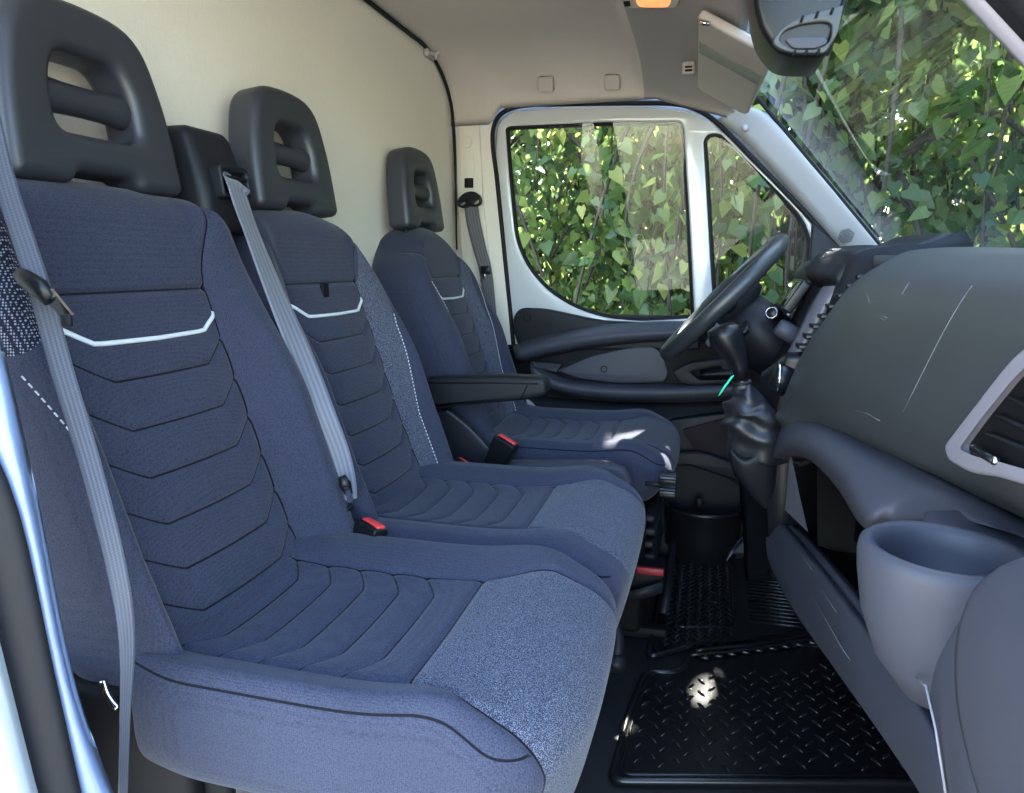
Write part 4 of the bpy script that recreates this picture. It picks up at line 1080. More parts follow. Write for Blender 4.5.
# column shroud with ignition lock and stalks
scol = thing('ignition_shroud', tuple(W_-wn*.10), 'black steering column shroud with ignition lock behind the wheel', 'steering column')
rows = []
for h, r, sq in ((-.035, .060, 1), (-.06, .078, 1), (-.11, .090, 1), (-.17, .088, 1.0), (-.24, .07, 1)):
    rows.append([W_+wn*h+e1*r*.85*math.cos(a)+e2*r*1.15*math.sin(a) for a in np.linspace(0, 2*math.pi, 32, endpoint=False)])
b = add_grid(bm_new(), rows, close_v=True, caps=True); obj('shroud', b, M['blk'], scol)
ic = Vector(P(772, 313, y=1.66)); b = bm_new(); dirn = Vector((-.35, -.9, .2)).normalized()
add_tube(b, [ic-dirn*.03, ic, ic+dirn*.004], [.016, .016, .013], 20); lk = obj('ignition_lock', b, M['blk_s'], scol)
b = bm_new(); add_tube(b, [ic+dirn*.0042+Vector((0, 0, 0))+(e1*math.cos(a)+dirn.cross(e1)*math.sin(a))*.012 for a in np.linspace(0, 2*math.pi, 20, endpoint=False)], .0012, 6, closed=True); obj('lock_ring', b, M['metal'], lk)
b = bm_new(); p = W_-wn*.075
add_tube(b, [p-e2*.07, p-e2*.16-e1*.01, p-e2*.21-e1*.015], [.010, .009, .011], 12, flat=(wn, .7)); obj('stalk', b, M['blk_s'], scol)
b = bm_new(); add_tube(b, [p+e2*.07, p+e2*.16, p+e2*.21+e1*.01], [.010, .009, .011], 12, flat=(wn, .7)); obj('stalk', b, M['blk_s'], scol)

# ------------------------------------------------------------------ gear lever
yg = 1.50
base = P(757, 440, y=yg)
gl = thing('gear_lever', tuple(base), 'black gear lever with creased leather gaiter and green tag', 'gear lever')
# knob: tapered grip, flattened cap
top = Vector(P(721, 334, y=yg)); mid = Vector(P(735, 352, y=yg)); low = Vector(P(741, 372, y=yg)); nk = Vector(P(742, 380, y=yg))
b = bm_new(); 
add_tube(b, [Vector(P(722, 325, y=yg)), Vector(P(723, 328, y=yg)), Vector(P(725, 336, y=yg)), Vector(P(730, 345, y=yg)), Vector(P(736, 356, y=yg)), Vector(P(740, 368, y=yg)), nk], [.024, .035, .038, .034, .026, .018, .016], 20, flat=((.6, 0, .5), .9))
kb = obj('knob', b, M['blk_s'], gl)
b = bm_new(); add_tube(b, [Vector(P(720, 326, y=yg-.0)), Vector(P(707, 345, y=yg))], [.012, .008], 10, flat=((.8, 0, .5), .35)); obj('knob_cap', b, M['dash_lo'], kb)
# gaiter with folds
cen = cr([P(742, 378, y=yg), P(744, 386, y=yg), P(748, 398, y=yg), P(752, 412, y=yg), P(755, 430, y=yg+.01), P(758, 456, y=yg+.02)], 10)
rad = cr([[.014], [.019], [.038], [.058], [.066], [.066]], 10)[:, 0]
rows = []
for i, (c, r) in enumerate(zip(cen, rad)):
    t = i/(len(cen)-1); row = []
    for k in range(48):
        a = 2*math.pi*k/48
        w = 1+.10*math.sin(t*26+1.6*math.sin(a*2+.5))*sst(t, .05, .3)*(1-sst(t, .75, 1))+.07*math.sin(a*5+t*9)*sst(t, .1, .5)
        row.append((c[0]+r*w*math.cos(a)*.95, c[1]+r*w*math.sin(a), c[2]+.004*math.sin(a*3+t*20)))
    rows.append(row)
b = add_grid(bm_new(), rows, close_v=True, caps=True); ga = obj('gaiter', b, M['leather'], gl)
b = bm_new(); add_tube(b, [Vector(c) for c in [(nk.x+.017*math.cos(a), nk.y+.017*math.sin(a), nk.z-.006+.003*math.cos(a)) for a in np.linspace(0, 2*math.pi, 24, endpoint=False)]], .003, 8, closed=True); obj('collar', b, M['blk'], gl)
q0 = P(733, 376, y=yg-.04); q1 = P(719, 396, y=yg-.05)
b = bm_new(); thick_grid(b, [[q0+np.array([-.003, 0, 0]), q0+np.array([.003, 0, .002])], [(q0+q1)/2+np.array([-.004, .002, 0]), (q0+q1)/2+np.array([.004, .002, .004])], [q1+np.array([-.002, 0, 0]), q1+np.array([.001, 0, .001])]], (0, .002, 0)); obj('cable_tie', b, M['green'], gl, label='green tag end below the knob')
# console turret the gaiter sits in
tur = [[P(730, 446, y=1.47), P(746, 458, y=1.46), P(770, 440, y=1.47), P(780, 425, y=1.53)], [P(730, 452, y=1.46), P(746, 464, y=1.45), P(772, 446, y=1.46), P(782, 430, y=1.52)], [P(732, 468, y=1.47), P(748, 480, y=1.46), P(772, 475, y=1.47), P(782, 465, y=1.53)], [P(734, 475, y=1.50), P(760, 505, y=1.49), P(772, 510, y=1.50), P(782, 510, y=1.56)]]
obj('lever_turret', thick_grid(bm_new(), interp_rows(tur, 5, 5), (.05, .10, -.02)), M['blk'], dash)
# ------------------------------------------------------------------ belts
def ribbon(path, widths, wdirs, th=.0014, sub=8):
    """strap with real thickness and a UV that runs along it"""
    p = cr(path, sub); w = cr([[x] for x in widths], sub)[:, 0]; d = cr(wdirs, sub)
    b = bm_new(); uvl = b.loops.layers.uv.new('UVMap')
    n = len(p); L = np.concatenate([[0], np.cumsum(np.linalg.norm(np.diff(p, axis=0), axis=1))])
    K = 7; top = []; bot = []
    for i in range(n):
        t = p[min(i+1, n-1)]-p[max(i-1, 0)]; t /= np.linalg.norm(t)
        dd = d[i]-t*np.dot(d[i], t); dd /= np.linalg.norm(dd); nn = np.cross(t, dd)
        top.append([b.verts.new(Vector(p[i]+dd*w[i]*(k/(K-1)-.5)+nn*th*.5)) for k in range(K)])
        bot.append([b.verts.new(Vector(p[i]+dd*w[i]*(k/(K-1)-.5)-nn*th*.5)) for k in range(K)])
    def face(vs, uvs):
        f = b.faces.new(vs)
        for lp, uv in zip(f.loops, uvs): lp[uvl].uv = uv
    for i in range(n-1):
        for k in range(K-1):
            u0, u1 = k/(K-1), (k+1)/(K-1)
            face((top[i][k], top[i][k+1], top[i+1][k+1], top[i+1][k]), ((u0, L[i]), (u1, L[i]), (u1, L[i+1]), (u0, L[i+1])))
            face((bot[i+1][k], bot[i+1][k+1], bot[i][k+1], bot[i][k]), ((u0, L[i+1]), (u1, L[i+1]), (u1, L[i]), (u0, L[i])))
        for k in (0, K-1):
            face((top[i][k], top[i+1][k], bot[i+1][k], bot[i][k]), ((k/(K-1), L[i]), (k/(K-1), L[i+1]), (k/(K-1), L[i+1]), (k/(K-1), L[i])))
    return b
def B_(o): bmesh.ops.recalc_face_normals(o, faces=o.faces[:]); return o
# nearest belt, hanging from the near pillar
nb_ = thing('seat_belt', tuple(P(124, 780, y=.47)), 'grey seat belt hanging beside the near pillar, metal tongue on it', 'seat belt', None)
pts = [P(-14, 100, y=.50), P(6, 185, y=.50), P(40, 290, y=.495), P(62, 370, y=.49), P(92, 470, y=.485), P(117, 570, y=.475), P(127, 640, y=.47), P(125, 720, y=.465), P(122, 830, y=.46)]
obj('webbing', ribbon(pts, [.016, .017, .018, .018, .017, .016, .013, .009, .008], [(.6, .75, .1), (.6, .75, .1), (.6, .7, .1), (.7, .6, .1), (.75, .5, .1), (.7, .5, 0), (.5, .7, 0), (.35, .8, 0), (.35, .8, 0)]), M['webmid'], nb_)
c = P(42, 290, y=.485)
b = bm_new(); e = Vector(P(58, 306, y=.478))-Vector(P(22, 276, y=.478))
add_tube(b, [Vector(P(18, 273, y=.478)), Vector(P(26, 279, y=.478)), Vector(P(40, 288, y=.476)), Vector(P(50, 300, y=.476))], [.006, .0085, .009, .007], 12, flat=((0, 1, 0), .7)); tg = obj('tongue', b, M['blk_s'], nb_)
q = [P(47, 293, y=.476), P(68, 319, y=.476)]; dv = Vector(q[1])-Vector(q[0]); pv = Vector((dv.z, 0, -dv.x)).normalized()*.0055
b = bm_new(); thick_grid(b, [[Vector(q[0])-pv, Vector(q[0])+pv], [Vector(q[1])-pv*.95, Vector(q[1])+pv*.95]], (0, .003, 0)); obj('tongue_plate', b, M['chrome'], tg, smooth=False, label='bright metal tongue plate')
b = bm_new(); add_box(b, P(60, 322, y=.474)-np.array([0, 0, .004]), P(69, 316, y=.474)+np.array([0, .004, .001]), .001, 1); obj('tongue_slot', b, M['dark'], tg)
# belt out of the tower, twisting down to the bench
mb = thing('seat_belt', tuple(P(345, 490, y=.97)), 'blue-grey seat belt running from the black outlet down between the bench seats', 'seat belt')
pts = [P(229, 172, x=-.678), P(237, 190, x=-.672), P(250, 228, x=-.664), P(272, 285, x=-.640), P(300, 352, x=-.600), P(322, 410, x=-.560), P(338, 452, x=-.534), P(345, 478, x=-.520), P(348, 500, x=-.510)]
pts[0] = np.array(Mt @ Vector((.004, .004, .013)))
obj('webbing', ribbon(pts, [.044, .044, .043, .041, .038, .036, .034, .032, .028], [(-.15, 1, .0), (-.1, 1, 0), (-.1, 1, 0), (.1, .9, 0), (.4, .6, 0), (.6, .38, 0), (.7, .25, 0), (.75, .2, 0), (.75, .2, 0)]), M['web'], mb)
b = bm_new(); add_tube(b, [P(342, 476, x=-.512), P(345, 484, x=-.508), P(349, 494, x=-.505)], [.005, .009, .006], 12, flat=((.5, -.8, 0), .6)); tg = obj('tongue', b, M['blk_s'], mb)
q = [P(347, 488, x=-.504), P(351, 502, x=-.502)]; b = bm_new(); thick_grid(b, [[q[0]-np.array([.004, .002, 0]), q[0]+np.array([.004, .002, 0])], [q[1]-np.array([.004, .002, 0]), q[1]+np.array([.004, .002, 0])]], (.001, -.002, 0)); obj('tongue_plate', b, M['chrome'], tg, smooth=False)
# driver's belt on the far pillar
db = thing('seat_belt', tuple(P(486, 275, y=YP-.05)), 'dark grey seat belt on the cream far pillar beside the driver seat', 'seat belt')
yb = YP-.055
pts = [P(471, 206, y=yb), P(474, 225, y=yb), P(480, 250, y=yb+.005), P(486, 274, y=yb+.01), P(492, 330, y=yb+.01)]
obj('webbing', ribbon(pts, [.046, .046, .044, .042, .040], [(1, .1, 0)]*5), M['webdark'], db)
# upper anchor: rounded loop with two eyes
o = [P(u, v, y=yb-.008) for u, v in [(457, 206), (459, 198), (466, 192), (475, 191), (482, 197), (482, 204), (477, 207), (470, 206), (464, 209)]]
hole1 = [P(u, v, y=yb-.008) for u, v in [(460, 204), (466, 201), (466, 204), (462, 206)]]
hole2 = [P(u, v, y=yb-.008) for u, v in [(474, 203), (479, 199), (480, 203), (476, 205)]]
xz = lambda l: [(p[0], p[2]) for p in l]
b = plate([smooth_poly(xz(o), .014, 4), smooth_poly(xz(hole1), .003, 2)[::-1], smooth_poly(xz(hole2), .003, 2)[::-1]], .010, .004, MXZ(yb-.008), 2)
obj('upper_anchor', b, M['blk_s'], db, sharp=40)
b = bm_new(); add_box(b, P(480, 274, y=yb-.01), P(490, 266, y=yb-.01)+np.array([0, .02, 0]), .003, 2); tg = obj('tongue', b, M['blk_s'], db)
b = bm_new(); add_box(b, P(481, 279, y=yb-.006), P(485, 273, y=yb-.006)+np.array([0, .004, 0]), .001, 2); obj('tongue_plate', b, M['chrome'], tg)

# ------------------------------------------------------------------ sun visor, overhead console, lamp, clip
yv0, yv1 = 1.56, 2.10
vz = thing('sun_visor', tuple(P(740, 40, y=1.6)), 'pale grey driver sun visor folded down at the windshield top', 'sun visor')
A = np.array(P(700, 12, y=yv0)); Bq = np.array(P(776, 54, y=yv0)); D = np.array(P(698, 86, y=yv1)); E_ = np.array(P(749, 112, y=yv1))
ex = Vector(Bq-A); ey = Vector((D-A)*.5+(E_-Bq)*.5)
Mvz = frame(A, ex, ey); inv = Mvz.inverted()
q = [inv @ Vector(p) for p in (A, Bq, E_, D)]
poly = smooth_poly([(p.x, p.y) for p in q], [.012, .03, .03, .03], 6)
vis = obj('visor_panel', plate([poly], .010, .007, Mvz, 3), M['headgrey'], vz, sharp=40)
t = NT('visor_label'); t.base(sc(120, 124, 118)); t.set(Roughness=.5); M['vband'] = t.m
f0, f1 = .26, .40
band = [np.array(A)*(1-f)+np.array(D)*f for f in (f0, f1)]+[np.array(Bq)*(1-f)+np.array(E_)*f for f in (f1, f0)]
bq = [inv @ Vector(p) for p in band]; side = -1 if (Mvz.to_3x3() @ Vector((0, 0, 1))).dot(Vector(CAM)-Vector(A)) < 0 else 1
b = plate([[(bq[0].x+.006, bq[0].y), (bq[1].x+.006, bq[1].y), (bq[2].x-.006, bq[2].y), (bq[3].x-.006, bq[3].y)]], .0006, .0002, Mvz @ Matrix.Translation((0, 0, side*.0102)), 1)
obj('grey_band', b, M['vband'], vis, label='darker band across the visor')
b = bm_new(); c = P(703, 22, y=yv0-.004); add_tube(b, [c+np.array([-.006, 0, .0]), c+np.array([.012, .0, -.004])], .005, 10); obj('pivot_pin', b, M['chrome'], vz)
b = bm_new(); c = P(690, 71, y=1.98); add_box(b, c+np.array([-.02, -.02, -.012]), c+np.array([.012, .02, .02]), .005, 2); cl = obj('visor_clip', b, M['headgrey'], vz)
b = bm_new(); add_box(b, c+np.array([-.012, -.024, -.006]), c+np.array([.006, -.018, -.001]), .001, 1); add_box(b, c+np.array([-.012, -.024, .003]), c+np.array([.006, -.018, .007]), .001, 1); obj('clip_slot', b, M['dark'], cl)
# overhead sensor housing
ym = 1.28
mh = thing('mirror_housing', tuple(P(800, 30, y=ym)), 'black sensor housing with a recessed grip behind the windshield top', 'mirror housing')
def mz(pts, y): return [(P(u, v, y=y)[0], P(u, v, y=y)[2]) for u, v in pts]
o = mz([(752, -40), (754, 8), (762, 34), (778, 52), (792, 56), (824, 56), (836, 36), (852, -10), (862, -45)], ym)
b = plate([smooth_poly(o, [.01, .03, .03, .03, .02, .008, .03, .03, .01], 5)], .07, .012, MXZ(ym+.07), 4); hs = obj('shell', b, M['blk_s'], mh, sharp=45)
o = mz([(770, 43), (780, 29), (800, 17), (826, 10), (844, 5), (838, 34), (825, 54), (795, 54), (781, 51)], ym-.004)
hole = mz([(778, 41), (784, 31), (800, 25), (822, 22), (832, 24), (830, 42), (818, 50), (792, 50)], ym-.004)
b = plate([smooth_poly(o, [.012, .01, .01, .01, .004, .01, .006, .006, .01], 4), smooth_poly(hole, .008, 4)[::-1]], .006, .003, MXZ(ym-.002), 2); pn = obj('side_panel', b, M['dash'], mh, sharp=45)
o = mz([(784, 40), (790, 37), (826, 37), (828, 44), (815, 49), (793, 49)], ym-.002)
b = plate([smooth_poly(o, .006, 4)], .004, .002, MXZ(ym-.001), 2); obj('grip_ledge', b, M['dash_lo'], pn, sharp=45)
for (u, v, du) in ((802, 19, 2), (817, 14.5, 2), (832, 11, 2), (794, 53.5, 2), (806, 53.2, 2), (818, 52.5, 2)):
    a = P(u-du*.6, v+3.2, y=ym-.010); c = P(u+du*.6, v-3.2, y=ym-.010); b = bm_new()
    add_tube(b, [a, c], .0022, 6); obj('slot', b, M['dark'], pn)
b = bm_new(); add_tube(b, [P(u, v, y=ym-.001) for u, v in [(848, -8), (842, 8), (836, 30), (826, 55)]], .004, 8); obj('edge_seal', b, M['rubber'], mh)
# interior lamp
lc = np.array(P(652, 3, y=1.57))
lm = thing('interior_lamp', tuple(lc), 'lit orange interior lamp in the headliner', 'lamp')
zz = lc[2]
xy = [P(624, 2, z=zz)[:2], P(628, 9, z=zz)[:2], P(676, 9, z=zz)[:2], P(680, 2, z=zz)[:2], P(680, -25, z=zz)[:2], P(618, -25, z=zz)[:2]]
b = plate([smooth_poly([tuple(q) for q in xy], .012, 4)], .016, .005, Matrix.Translation((0, 0, zz+.016)), 3); obj('lamp_bezel', b, M['bpillar'], lm, sharp=40)
xy = [P(636, 1, z=zz-.002)[:2], P(640, 6, z=zz-.002)[:2], P(668, 6, z=zz-.002)[:2], P(671, 1, z=zz-.002)[:2], P(670, -18, z=zz-.002)[:2], P(634, -18, z=zz-.002)[:2]]
b = plate([smooth_poly([tuple(q) for q in xy], .010, 4)], .004, .0015, Matrix.Translation((0, 0, zz-.001)), 2); obj('lens', b, M['lamp'], lm, sharp=40)
b = bm_new(); c = P(627, 4, z=zz-.003); add_box(b, c+np.array([-.006, -.01, -.002]), c+np.array([.006, .01, .003]), .001, 1); obj('lamp_switch', b, M['dark'], lm)
# two blanking caps above the door
for (u0, v0, u1, v1, lab) in ((539, 77, 554, 92, 'square blanking cap above the door window, nearer the bulkhead'), (605, 75, 620, 90, 'square blanking cap above the door window, nearer the sun visor')):
    th = None
    a = [P(u, v, y=YP-.05) for u, v in ((u0, v0), (u1, v0), (u1, v1), (u0, v1))]
    b = plate([smooth_poly([(p[0], p[2]) for p in a], .008, 4)], .012, .003, MXZ(0), 2)
    # lean with the cove
    yy = YP-.055; zm = (a[0][2]+a[2][2])/2
    b.transform(Matrix.Translation((0, yy, 0)))
    b.transform(Matrix.Translation((0, yy, zm)) @ Matrix.Rotation(math.radians(22), 4, 'X') @ Matrix.Translation((0, -yy, -zm)))
    tag(obj('blanking_cap', b, M['headgrey'], sharp=40), lab, 'cap', 'blanking caps above the door')
# coat hook clip on the bulkhead
c = P(430, 54, x=XB+.01)
hk = thing('coat_hook', tuple(c), 'small pale clip near the top corner of the bulkhead', 'hook')
b = bm_new(); add_box(b, c+np.array([-.010, -.030, -.012]), c+np.array([.004, .030, .012]), .004, 2); obj('plate', b, M['headgrey'], hk)
b = bm_new(); add_tube(b, cr([c+np.array([0, -.012, .0]), c+np.array([.020, -.014, -.004]), c+np.array([.026, -.016, -.02])], 4), .005, 8); add_tube(b, cr([c+np.array([0, .014, .0]), c+np.array([.016, .016, .002]), c+np.array([.02, .018, .014])], 4), .004, 8); obj('hook', b, M['headgrey'], hk)

# ------------------------------------------------------------------ floor mats with tread-plate relief
def tread(b, inside, x0, x1, y0, y1, z, step=.044):
    k = 0; y = y0
    while y < y1:
        x = x0+(step/2 if k % 2 else 0); j = 0
        while x < x1:
            if inside(x, y):
                a = math.radians(48 if k % 2 else -48)
                d = Vector((math.cos(a), math.sin(a), 0))*.0115; q = Vector((x, y, z))
                add_tube(b, [q-d, q-d*.5+Vector((0, 0, .0016)), q+Vector((0, 0, .0022)), q+d*.5+Vector((0, 0, .0016)), q+d], [.0006, .0024, .0030, .0024, .0006], 6)
            x += step; j += 1
        y += step*.5; k += 1
def mat(name, outline, z, label):
    o = thing(name, (sum(p[0] for p in outline)/len(outline), sum(p[1] for p in outline)/len(outline), 0), label, 'floor mat')
    b = plate([smooth_poly(outline, .03, 6)], .005, .003, Matrix.Translation((0, 0, z)), 2); obj('mat_base', b, M['mat'], o, sharp=40)
    rim = smooth_poly(outline, .03, 6); c = np.mean(np.array(outline), 0)
    for s, h in ((.985, .012), (.93, .006)):
        b = bm_new(); add_tube(b, [(c[0]+(p[0]-c[0])*s, c[1]+(p[1]-c[1])*s, z+.004) for p in rim], h*.6, 8, closed=True); obj('raised_rim', b, M['mat'], o)
    return o
q = lambda u, v: tuple(P(u, v, z=0.0)[:2])
out = [(-.122, 1.085), (-.112, 1.28), (-.09, 1.45), (-.02, 1.46), (0.01, 1.56), (.30, 1.68), (.42, 1.66), (.44, 1.235)]
pm = mat('floor_mat', out, .006, 'glossy black rubber mat with tread-plate relief in the passenger footwell')
b = bm_new(); tread(b, lambda x, y: y < 1.40+.45*(x+.09) and x > -.095 and y > 1.12+.27*(x+.12), -.10, .42, 1.13, 1.62, .0115)
obj('tread_relief', b, M['mat'], pm)
b = bm_new()
for k, (a, c) in enumerate((((690, 655), (815, 637)), ((695, 651), (815, 633)))):
    p0 = P(*a, z=.02); p1 = P(*c, z=.02); m_ = (p0+p1)/2+np.array([0, -.012, 0])
    add_tube(b, cr([p0, m_, p1], 8), .004+.002*k, 8)
obj('front_lip', b, M['mat'], pm)
b = bm_new()
for k in range(9):
    f = k/8; p = P(705+f*108, 657-f*15, z=.016); add_box(b, p+np.array([-.010, -.008, -.004]), p+np.array([.010, .008, .004]), .002, 1)
obj('lip_rib', b, M['mat'], pm)
out = [(-.09, 1.50), (.03, 1.60), (.30, 1.72), (.40, 1.74), (.46, 2.20), (-.02, 2.22), (-.08, 2.0)]
dm = mat('floor_mat', out, .006, 'black rubber mat with ribbed heel pad below the pedals')
b = bm_new(); tread(b, lambda x, y: x < .10 and y > 1.56+.5*max(0, x), -.06, .12, 1.56, 2.18, .0115, .026); obj('tread_relief', b, M['mat'], dm)
b = bm_new()
for k in range(22):
    y = 1.74+k*.021; add_tube(b, [(.15, y, .012), (.38, y+.01, .012)], .0042, 6)
obj('heel_ribs', b, M['mat'], dm)
rim = smooth_poly([(-.035, 1.66), (.11, 1.70), (.12, 2.10), (-.03, 2.10)], .03, 5); b = bm_new(); add_tube(b, [(p[0], p[1], .012) for p in rim], .004, 8, closed=True); obj('inset_rim', b, M['mat'], dm)
c = P(716, 598, z=.012); b = bm_new(); add_tube(b, [(c[0]+.028*math.cos(a), c[1]+.028*math.sin(a), .012) for a in np.linspace(0, 2*math.pi, 24, endpoint=False)], .004, 8, closed=True); obj('mat_fixing', b, M['mat'], dm)
# pedals at the driver's feet, mostly hidden
# ------------------------------------------------------------------ trees outside
def leaf_arrays(centers, normals, rolls, sizes):
    """heart-shaped leaves folded along the midrib: 8 verts, 6 tris/quads each"""
    shape = np.array([(0, 0, 0), (.30, -.16, .05), (.47, .18, .07), (.30, .55, .05), (0, 1.05, -.06), (-.30, .55, .05), (-.47, .18, .07), (-.30, -.16, .05), (0, .4, -.03)])
    faces = [(0, 1, 2, 8), (8, 2, 3, 4), (0, 8, 6, 7), (8, 4, 5, 6)]
    n = len(centers)
    up = np.zeros((n, 3)); up[:, 2] = 1
    nz = normals/np.linalg.norm(normals, axis=1, keepdims=True)
    ex = np.cross(up, nz); ex /= np.linalg.norm(ex, axis=1, keepdims=True)+1e-9
    ey = np.cross(nz, ex)
    c, s = np.cos(rolls)[:, None], np.sin(rolls)[:, None]
    ax = ex*c+ey*s; ay = -ex*s+ey*c
    V = centers[:, None, :]+sizes[:, None, None]*(shape[None, :, 0:1]*ax[:, None, :]-shape[None, :, 1:2]*ay[:, None, :]+shape[None, :, 2:3]*nz[:, None, :])
    F = np.array(faces)[None]+np.arange(n)[:, None, None]*9
    return V.reshape(-1, 3), F.reshape(-1, 4)
SUN_DIR = Vector((.10, .72, .80)).normalized()        # towards the sun
GAPS = []                                              # spots kept sunlit by cutting leaves away towards the sun
def keep_gap(c, r=.05):
    m = np.ones(len(c), bool); s = np.array(SUN_DIR)
    for p, rad in GAPS:
        d = c-np.array(p); al = d@s; perp = np.linalg.norm(d-al[:, None]*s, axis=1)
        m &= ~((al > 0) & (perp < rad+.062))
    return m
def foliage_mesh(name, pts, sizes, rnd):
    n = len(pts)
    th = rng.uniform(0, 2*np.pi, n); el = rng.normal(.15, .55, n)
    nrm = np.stack([np.cos(th)*np.cos(el), np.sin(th)*np.cos(el), np.sin(el)], 1)
    V, F = leaf_arrays(pts, nrm, rng.normal(0, .7, n), sizes)
    me = bpy.data.meshes.new(name)
    me.vertices.add(len(V)); me.vertices.foreach_set('co', V.astype('f').ravel())
    me.loops.add(F.size); me.loops.foreach_set('vertex_index', F.astype('i').ravel())
    me.polygons.add(len(F)); me.polygons.foreach_set('loop_start', np.arange(0, F.size, 4, dtype='i')); me.polygons.foreach_set('loop_total', np.full(len(F), 4, 'i'))
    me.update(calc_edges=True); me.validate()
    at = me.attributes.new('rnd', 'FLOAT', 'POINT'); at.data.foreach_set('value', np.repeat(rnd, 9).astype('f'))
    return me
def tree(name, base, height, rad, nleaf, label, mat, leaf=.06, hang=True, trunk_r=.09, zlo=.1, strands=70, zsq=1.0):
    """trunk, boughs, and leaves strung along hanging twigs"""
    root = thing(name, base, label, 'tree', 'trees outside the van')
    B = np.array(base)
    b = bm_new(); tp = [B+np.array([.05*math.sin(k*1.3), .05*math.cos(k*1.7), k*height*.9/7]) for k in range(8)]
    add_tube(b, tp, [trunk_r*(1.25-.11*k) for k in range(8)], 12); obj('trunk', b, M['bark'], root)
    b = bm_new(); P_ = []
    for k in range(strands):
        a = rng.uniform(0, 2*math.pi); h0 = height*rng.uniform(.35, .95); rr = rad*math.sqrt(rng.uniform(.05, 1))
        p0 = B+np.array([0, 0, h0*.8]); p1 = B+np.array([rr*.6*math.cos(a), rr*.6*math.sin(a), h0*1.02]); p2 = B+np.array([rr*math.cos(a), rr*math.sin(a), h0*.86])
        ln = min(h0*.86-zlo, rng.uniform(.5, 1.5)*height*.42)
        p3 = p2+np.array([.10*math.cos(a)+rng.normal(0, .08), .10*math.sin(a)+rng.normal(0, .08), -ln*.55]); p4 = p3+np.array([rng.normal(0, .08), rng.normal(0, .08), -ln*.45])
        c = cr([p0, p1, p2, p3, p4], 5)
        add_tube(b, c, list(np.linspace(.018, .003, len(c))), 5)
        m = max(6, int(nleaf/strands)); t = rng.uniform(5, len(c)-1.01, m) if True else None
        i = t.astype(int); f = (t-i)[:, None]
        P_.append(c[i]*(1-f)+c[i+1]*f+rng.normal(0, .085, (m, 3)))
    obj('boughs', b, M['twig'], root)
    pts = np.concatenate(P_); ok = keep_gap(pts) & (pts[:, 2] > B[2]+.05)
    ok &= ~((pts[:, 0] < .95) & (pts[:, 1] < 2.75) & (pts[:, 2] < 1.95) & (pts[:, 0] > -1.3))
    rx = pts[:, 0]/pts[:, 1]; ok &= ~((rx > .088) & (rx < .165) & (pts[:, 1] < 4.15) & (pts[:, 1] > 2) & (pts[:, 2] > .45) & (pts[:, 2] < 1.18))   # the grey trunk shows bare
    pts = pts[ok]; n = len(pts)
    obj('foliage', foliage_mesh('foliage', pts, rng.uniform(.7, 1.35, n)*leaf, np.clip(rng.beta(2, 2.4, n), 0, 1)), mat, root, smooth=False)
    return root
GZ0 = -.75
# sun flecks: driver cushion nose, floor mat, dash top, pad corner
for p, r in ((P(634, 443, z=.475), .080), (P(652, 448, z=.47), .050), (P(704, 700, z=.01), .026), (P(709, 684, z=.01), .012), (P(1022, 283, x=.27), .010), (P(842, 257, x=.26), .01)):
    GAPS.append((p, r))
# trees beside the driver's window
tree('birch_tree', (-1.7, 4.6, GZ0), 4.2, 1.3, 8320, 'leafy tree outside the door window, nearest the bulkhead end', M['leaf'], .062)
tree('birch_tree', (-.2, 4.9, GZ0), 4.4, 1.35, 8960, 'leafy tree outside the door window, behind the window divider', M['leaf'], .062)
ot = tree('old_tree', (.64, 4.2, GZ0), 4.6, 1.2, 6720, 'tree with thick grey lichened trunk outside the quarter window', M['leaf'], .062, trunk_r=.22, zlo=.6)
# the old tree's dense crown is unseen, added to shade all but the flecks
n = 20000; u = rng.normal(0, 1, (n, 3)); u /= np.linalg.norm(u, axis=1, keepdims=True); u *= rng.uniform(0, 1, (n, 1))**(1/3)
pts = np.array([.15, 3.75, 3.5])+u*np.array([1.7, .9, 1.85]); pts = pts[keep_gap(pts) & (pts[:, 2] > 1.72)]
fl = np.array(P(604, 748, z=0.0)); s_ = np.array(SUN_DIR)
ex_ = np.concatenate([fl+s_*((3.5+k*.1-fl[1])/s_[1])+rng.normal(0, .022, (7, 3)) for k in range(5)]); pts = np.concatenate([pts, ex_[keep_gap(ex_)]])  # leaves added along one ray to block a stray sun patch
obj('shade_crown', foliage_mesh('shade_crown', pts, rng.uniform(.8, 1.3, len(pts))*.12, rng.beta(2, 2.4, len(pts))), M['leaf'], ot, smooth=False)
tree('birch_tree', (-.9, 6.8, GZ0), 3.3, 1.8, 6000, 'darker tree standing behind the door window trees', M['leafd'], .10)
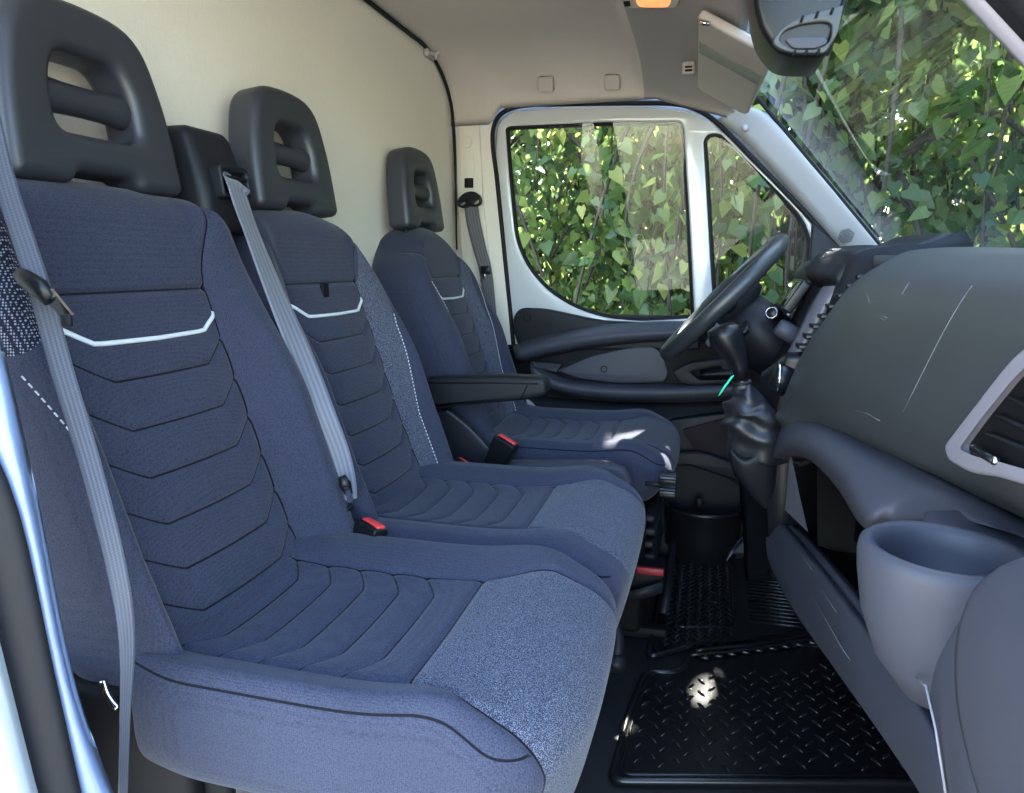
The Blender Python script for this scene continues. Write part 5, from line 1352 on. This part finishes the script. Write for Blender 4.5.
# trees ahead, through the windshield
tree('birch_tree', (2.4, 4.4, GZ0), 5.0, 1.5, 16000, 'leafy tree through the windshield, beside the far pillar', M['leaf'], .052)
tree('birch_tree', (2.9, 2.6, GZ0), 5.2, 1.5, 16000, 'leafy tree through the windshield, nearest the sensor housing', M['leaf'], .052)
tree('birch_tree', (2.9, .8, GZ0), 5.0, 1.5, 15000, 'leafy tree through the windshield, ahead of the passenger side', M['leaf'], .052)
tree('birch_tree', (4.6, 5.6, GZ0), 5.6, 2.0, 8960, 'dark tree farther off, seen low through the windshield', M['leafd'], .11)
tree('birch_tree', (1.7, 7.2, GZ0), 4.2, 2.0, 7600, 'dark tree farther off, between the far pillar and the grey trunk', M['leafd'], .11)
# ------------------------------------------------------------------ light
w = bpy.data.worlds.new('World'); SC.world = w; w.use_nodes = True
nt = w.node_tree; bg = nt.nodes['Background']
sky = nt.nodes.new('ShaderNodeTexSky'); sky.sky_type = 'NISHITA'; sky.sun_disc = False
sky.sun_elevation = math.asin(SUN_DIR.z); sky.sun_rotation = math.atan2(SUN_DIR.x, SUN_DIR.y)
sky.air_density = 1.2; sky.dust_density = 1.0; sky.ozone_density = 1.0
nt.links.new(sky.outputs[0], bg.inputs[0]); bg.inputs[1].default_value = .55
sun = bpy.data.lights.new('sun', 'SUN'); sun.energy = 16; sun.angle = math.radians(.53); sun.color = (1, .94, .84)
so = bpy.data.objects.new('sun', sun); COL.objects.link(so); so.rotation_euler = SUN_DIR.to_track_quat('Z', 'Y').to_euler()
# camera
cd = bpy.data.cameras.new('camera'); co = bpy.data.objects.new('camera', cd); COL.objects.link(co)
cd.sensor_fit = 'HORIZONTAL'; cd.sensor_width = 36; cd.lens = FPX/1024*36; cd.clip_start = .02; cd.clip_end = 200
Mc = Matrix(((RT[0], UP[0], -FW[0], CAM[0]), (RT[1], UP[1], -FW[1], CAM[1]), (RT[2], UP[2], -FW[2], CAM[2]), (0, 0, 0, 1)))
co.matrix_world = Mc; SC.camera = co
vs = SC.view_settings; vs.view_transform = 'Standard'; vs.look = 'None'; vs.gamma = 1; vs.use_curve_mapping = False; vs.exposure = 2.05
cy = SC.cycles; cy.max_bounces = 10; cy.diffuse_bounces = 5; cy.glossy_bounces = 4; cy.transmission_bounces = 6; cy.transparent_max_bounces = 12
cy.sample_clamp_indirect = 8; cy.use_denoising = True; cy.caustics_reflective = False; cy.caustics_refractive = False
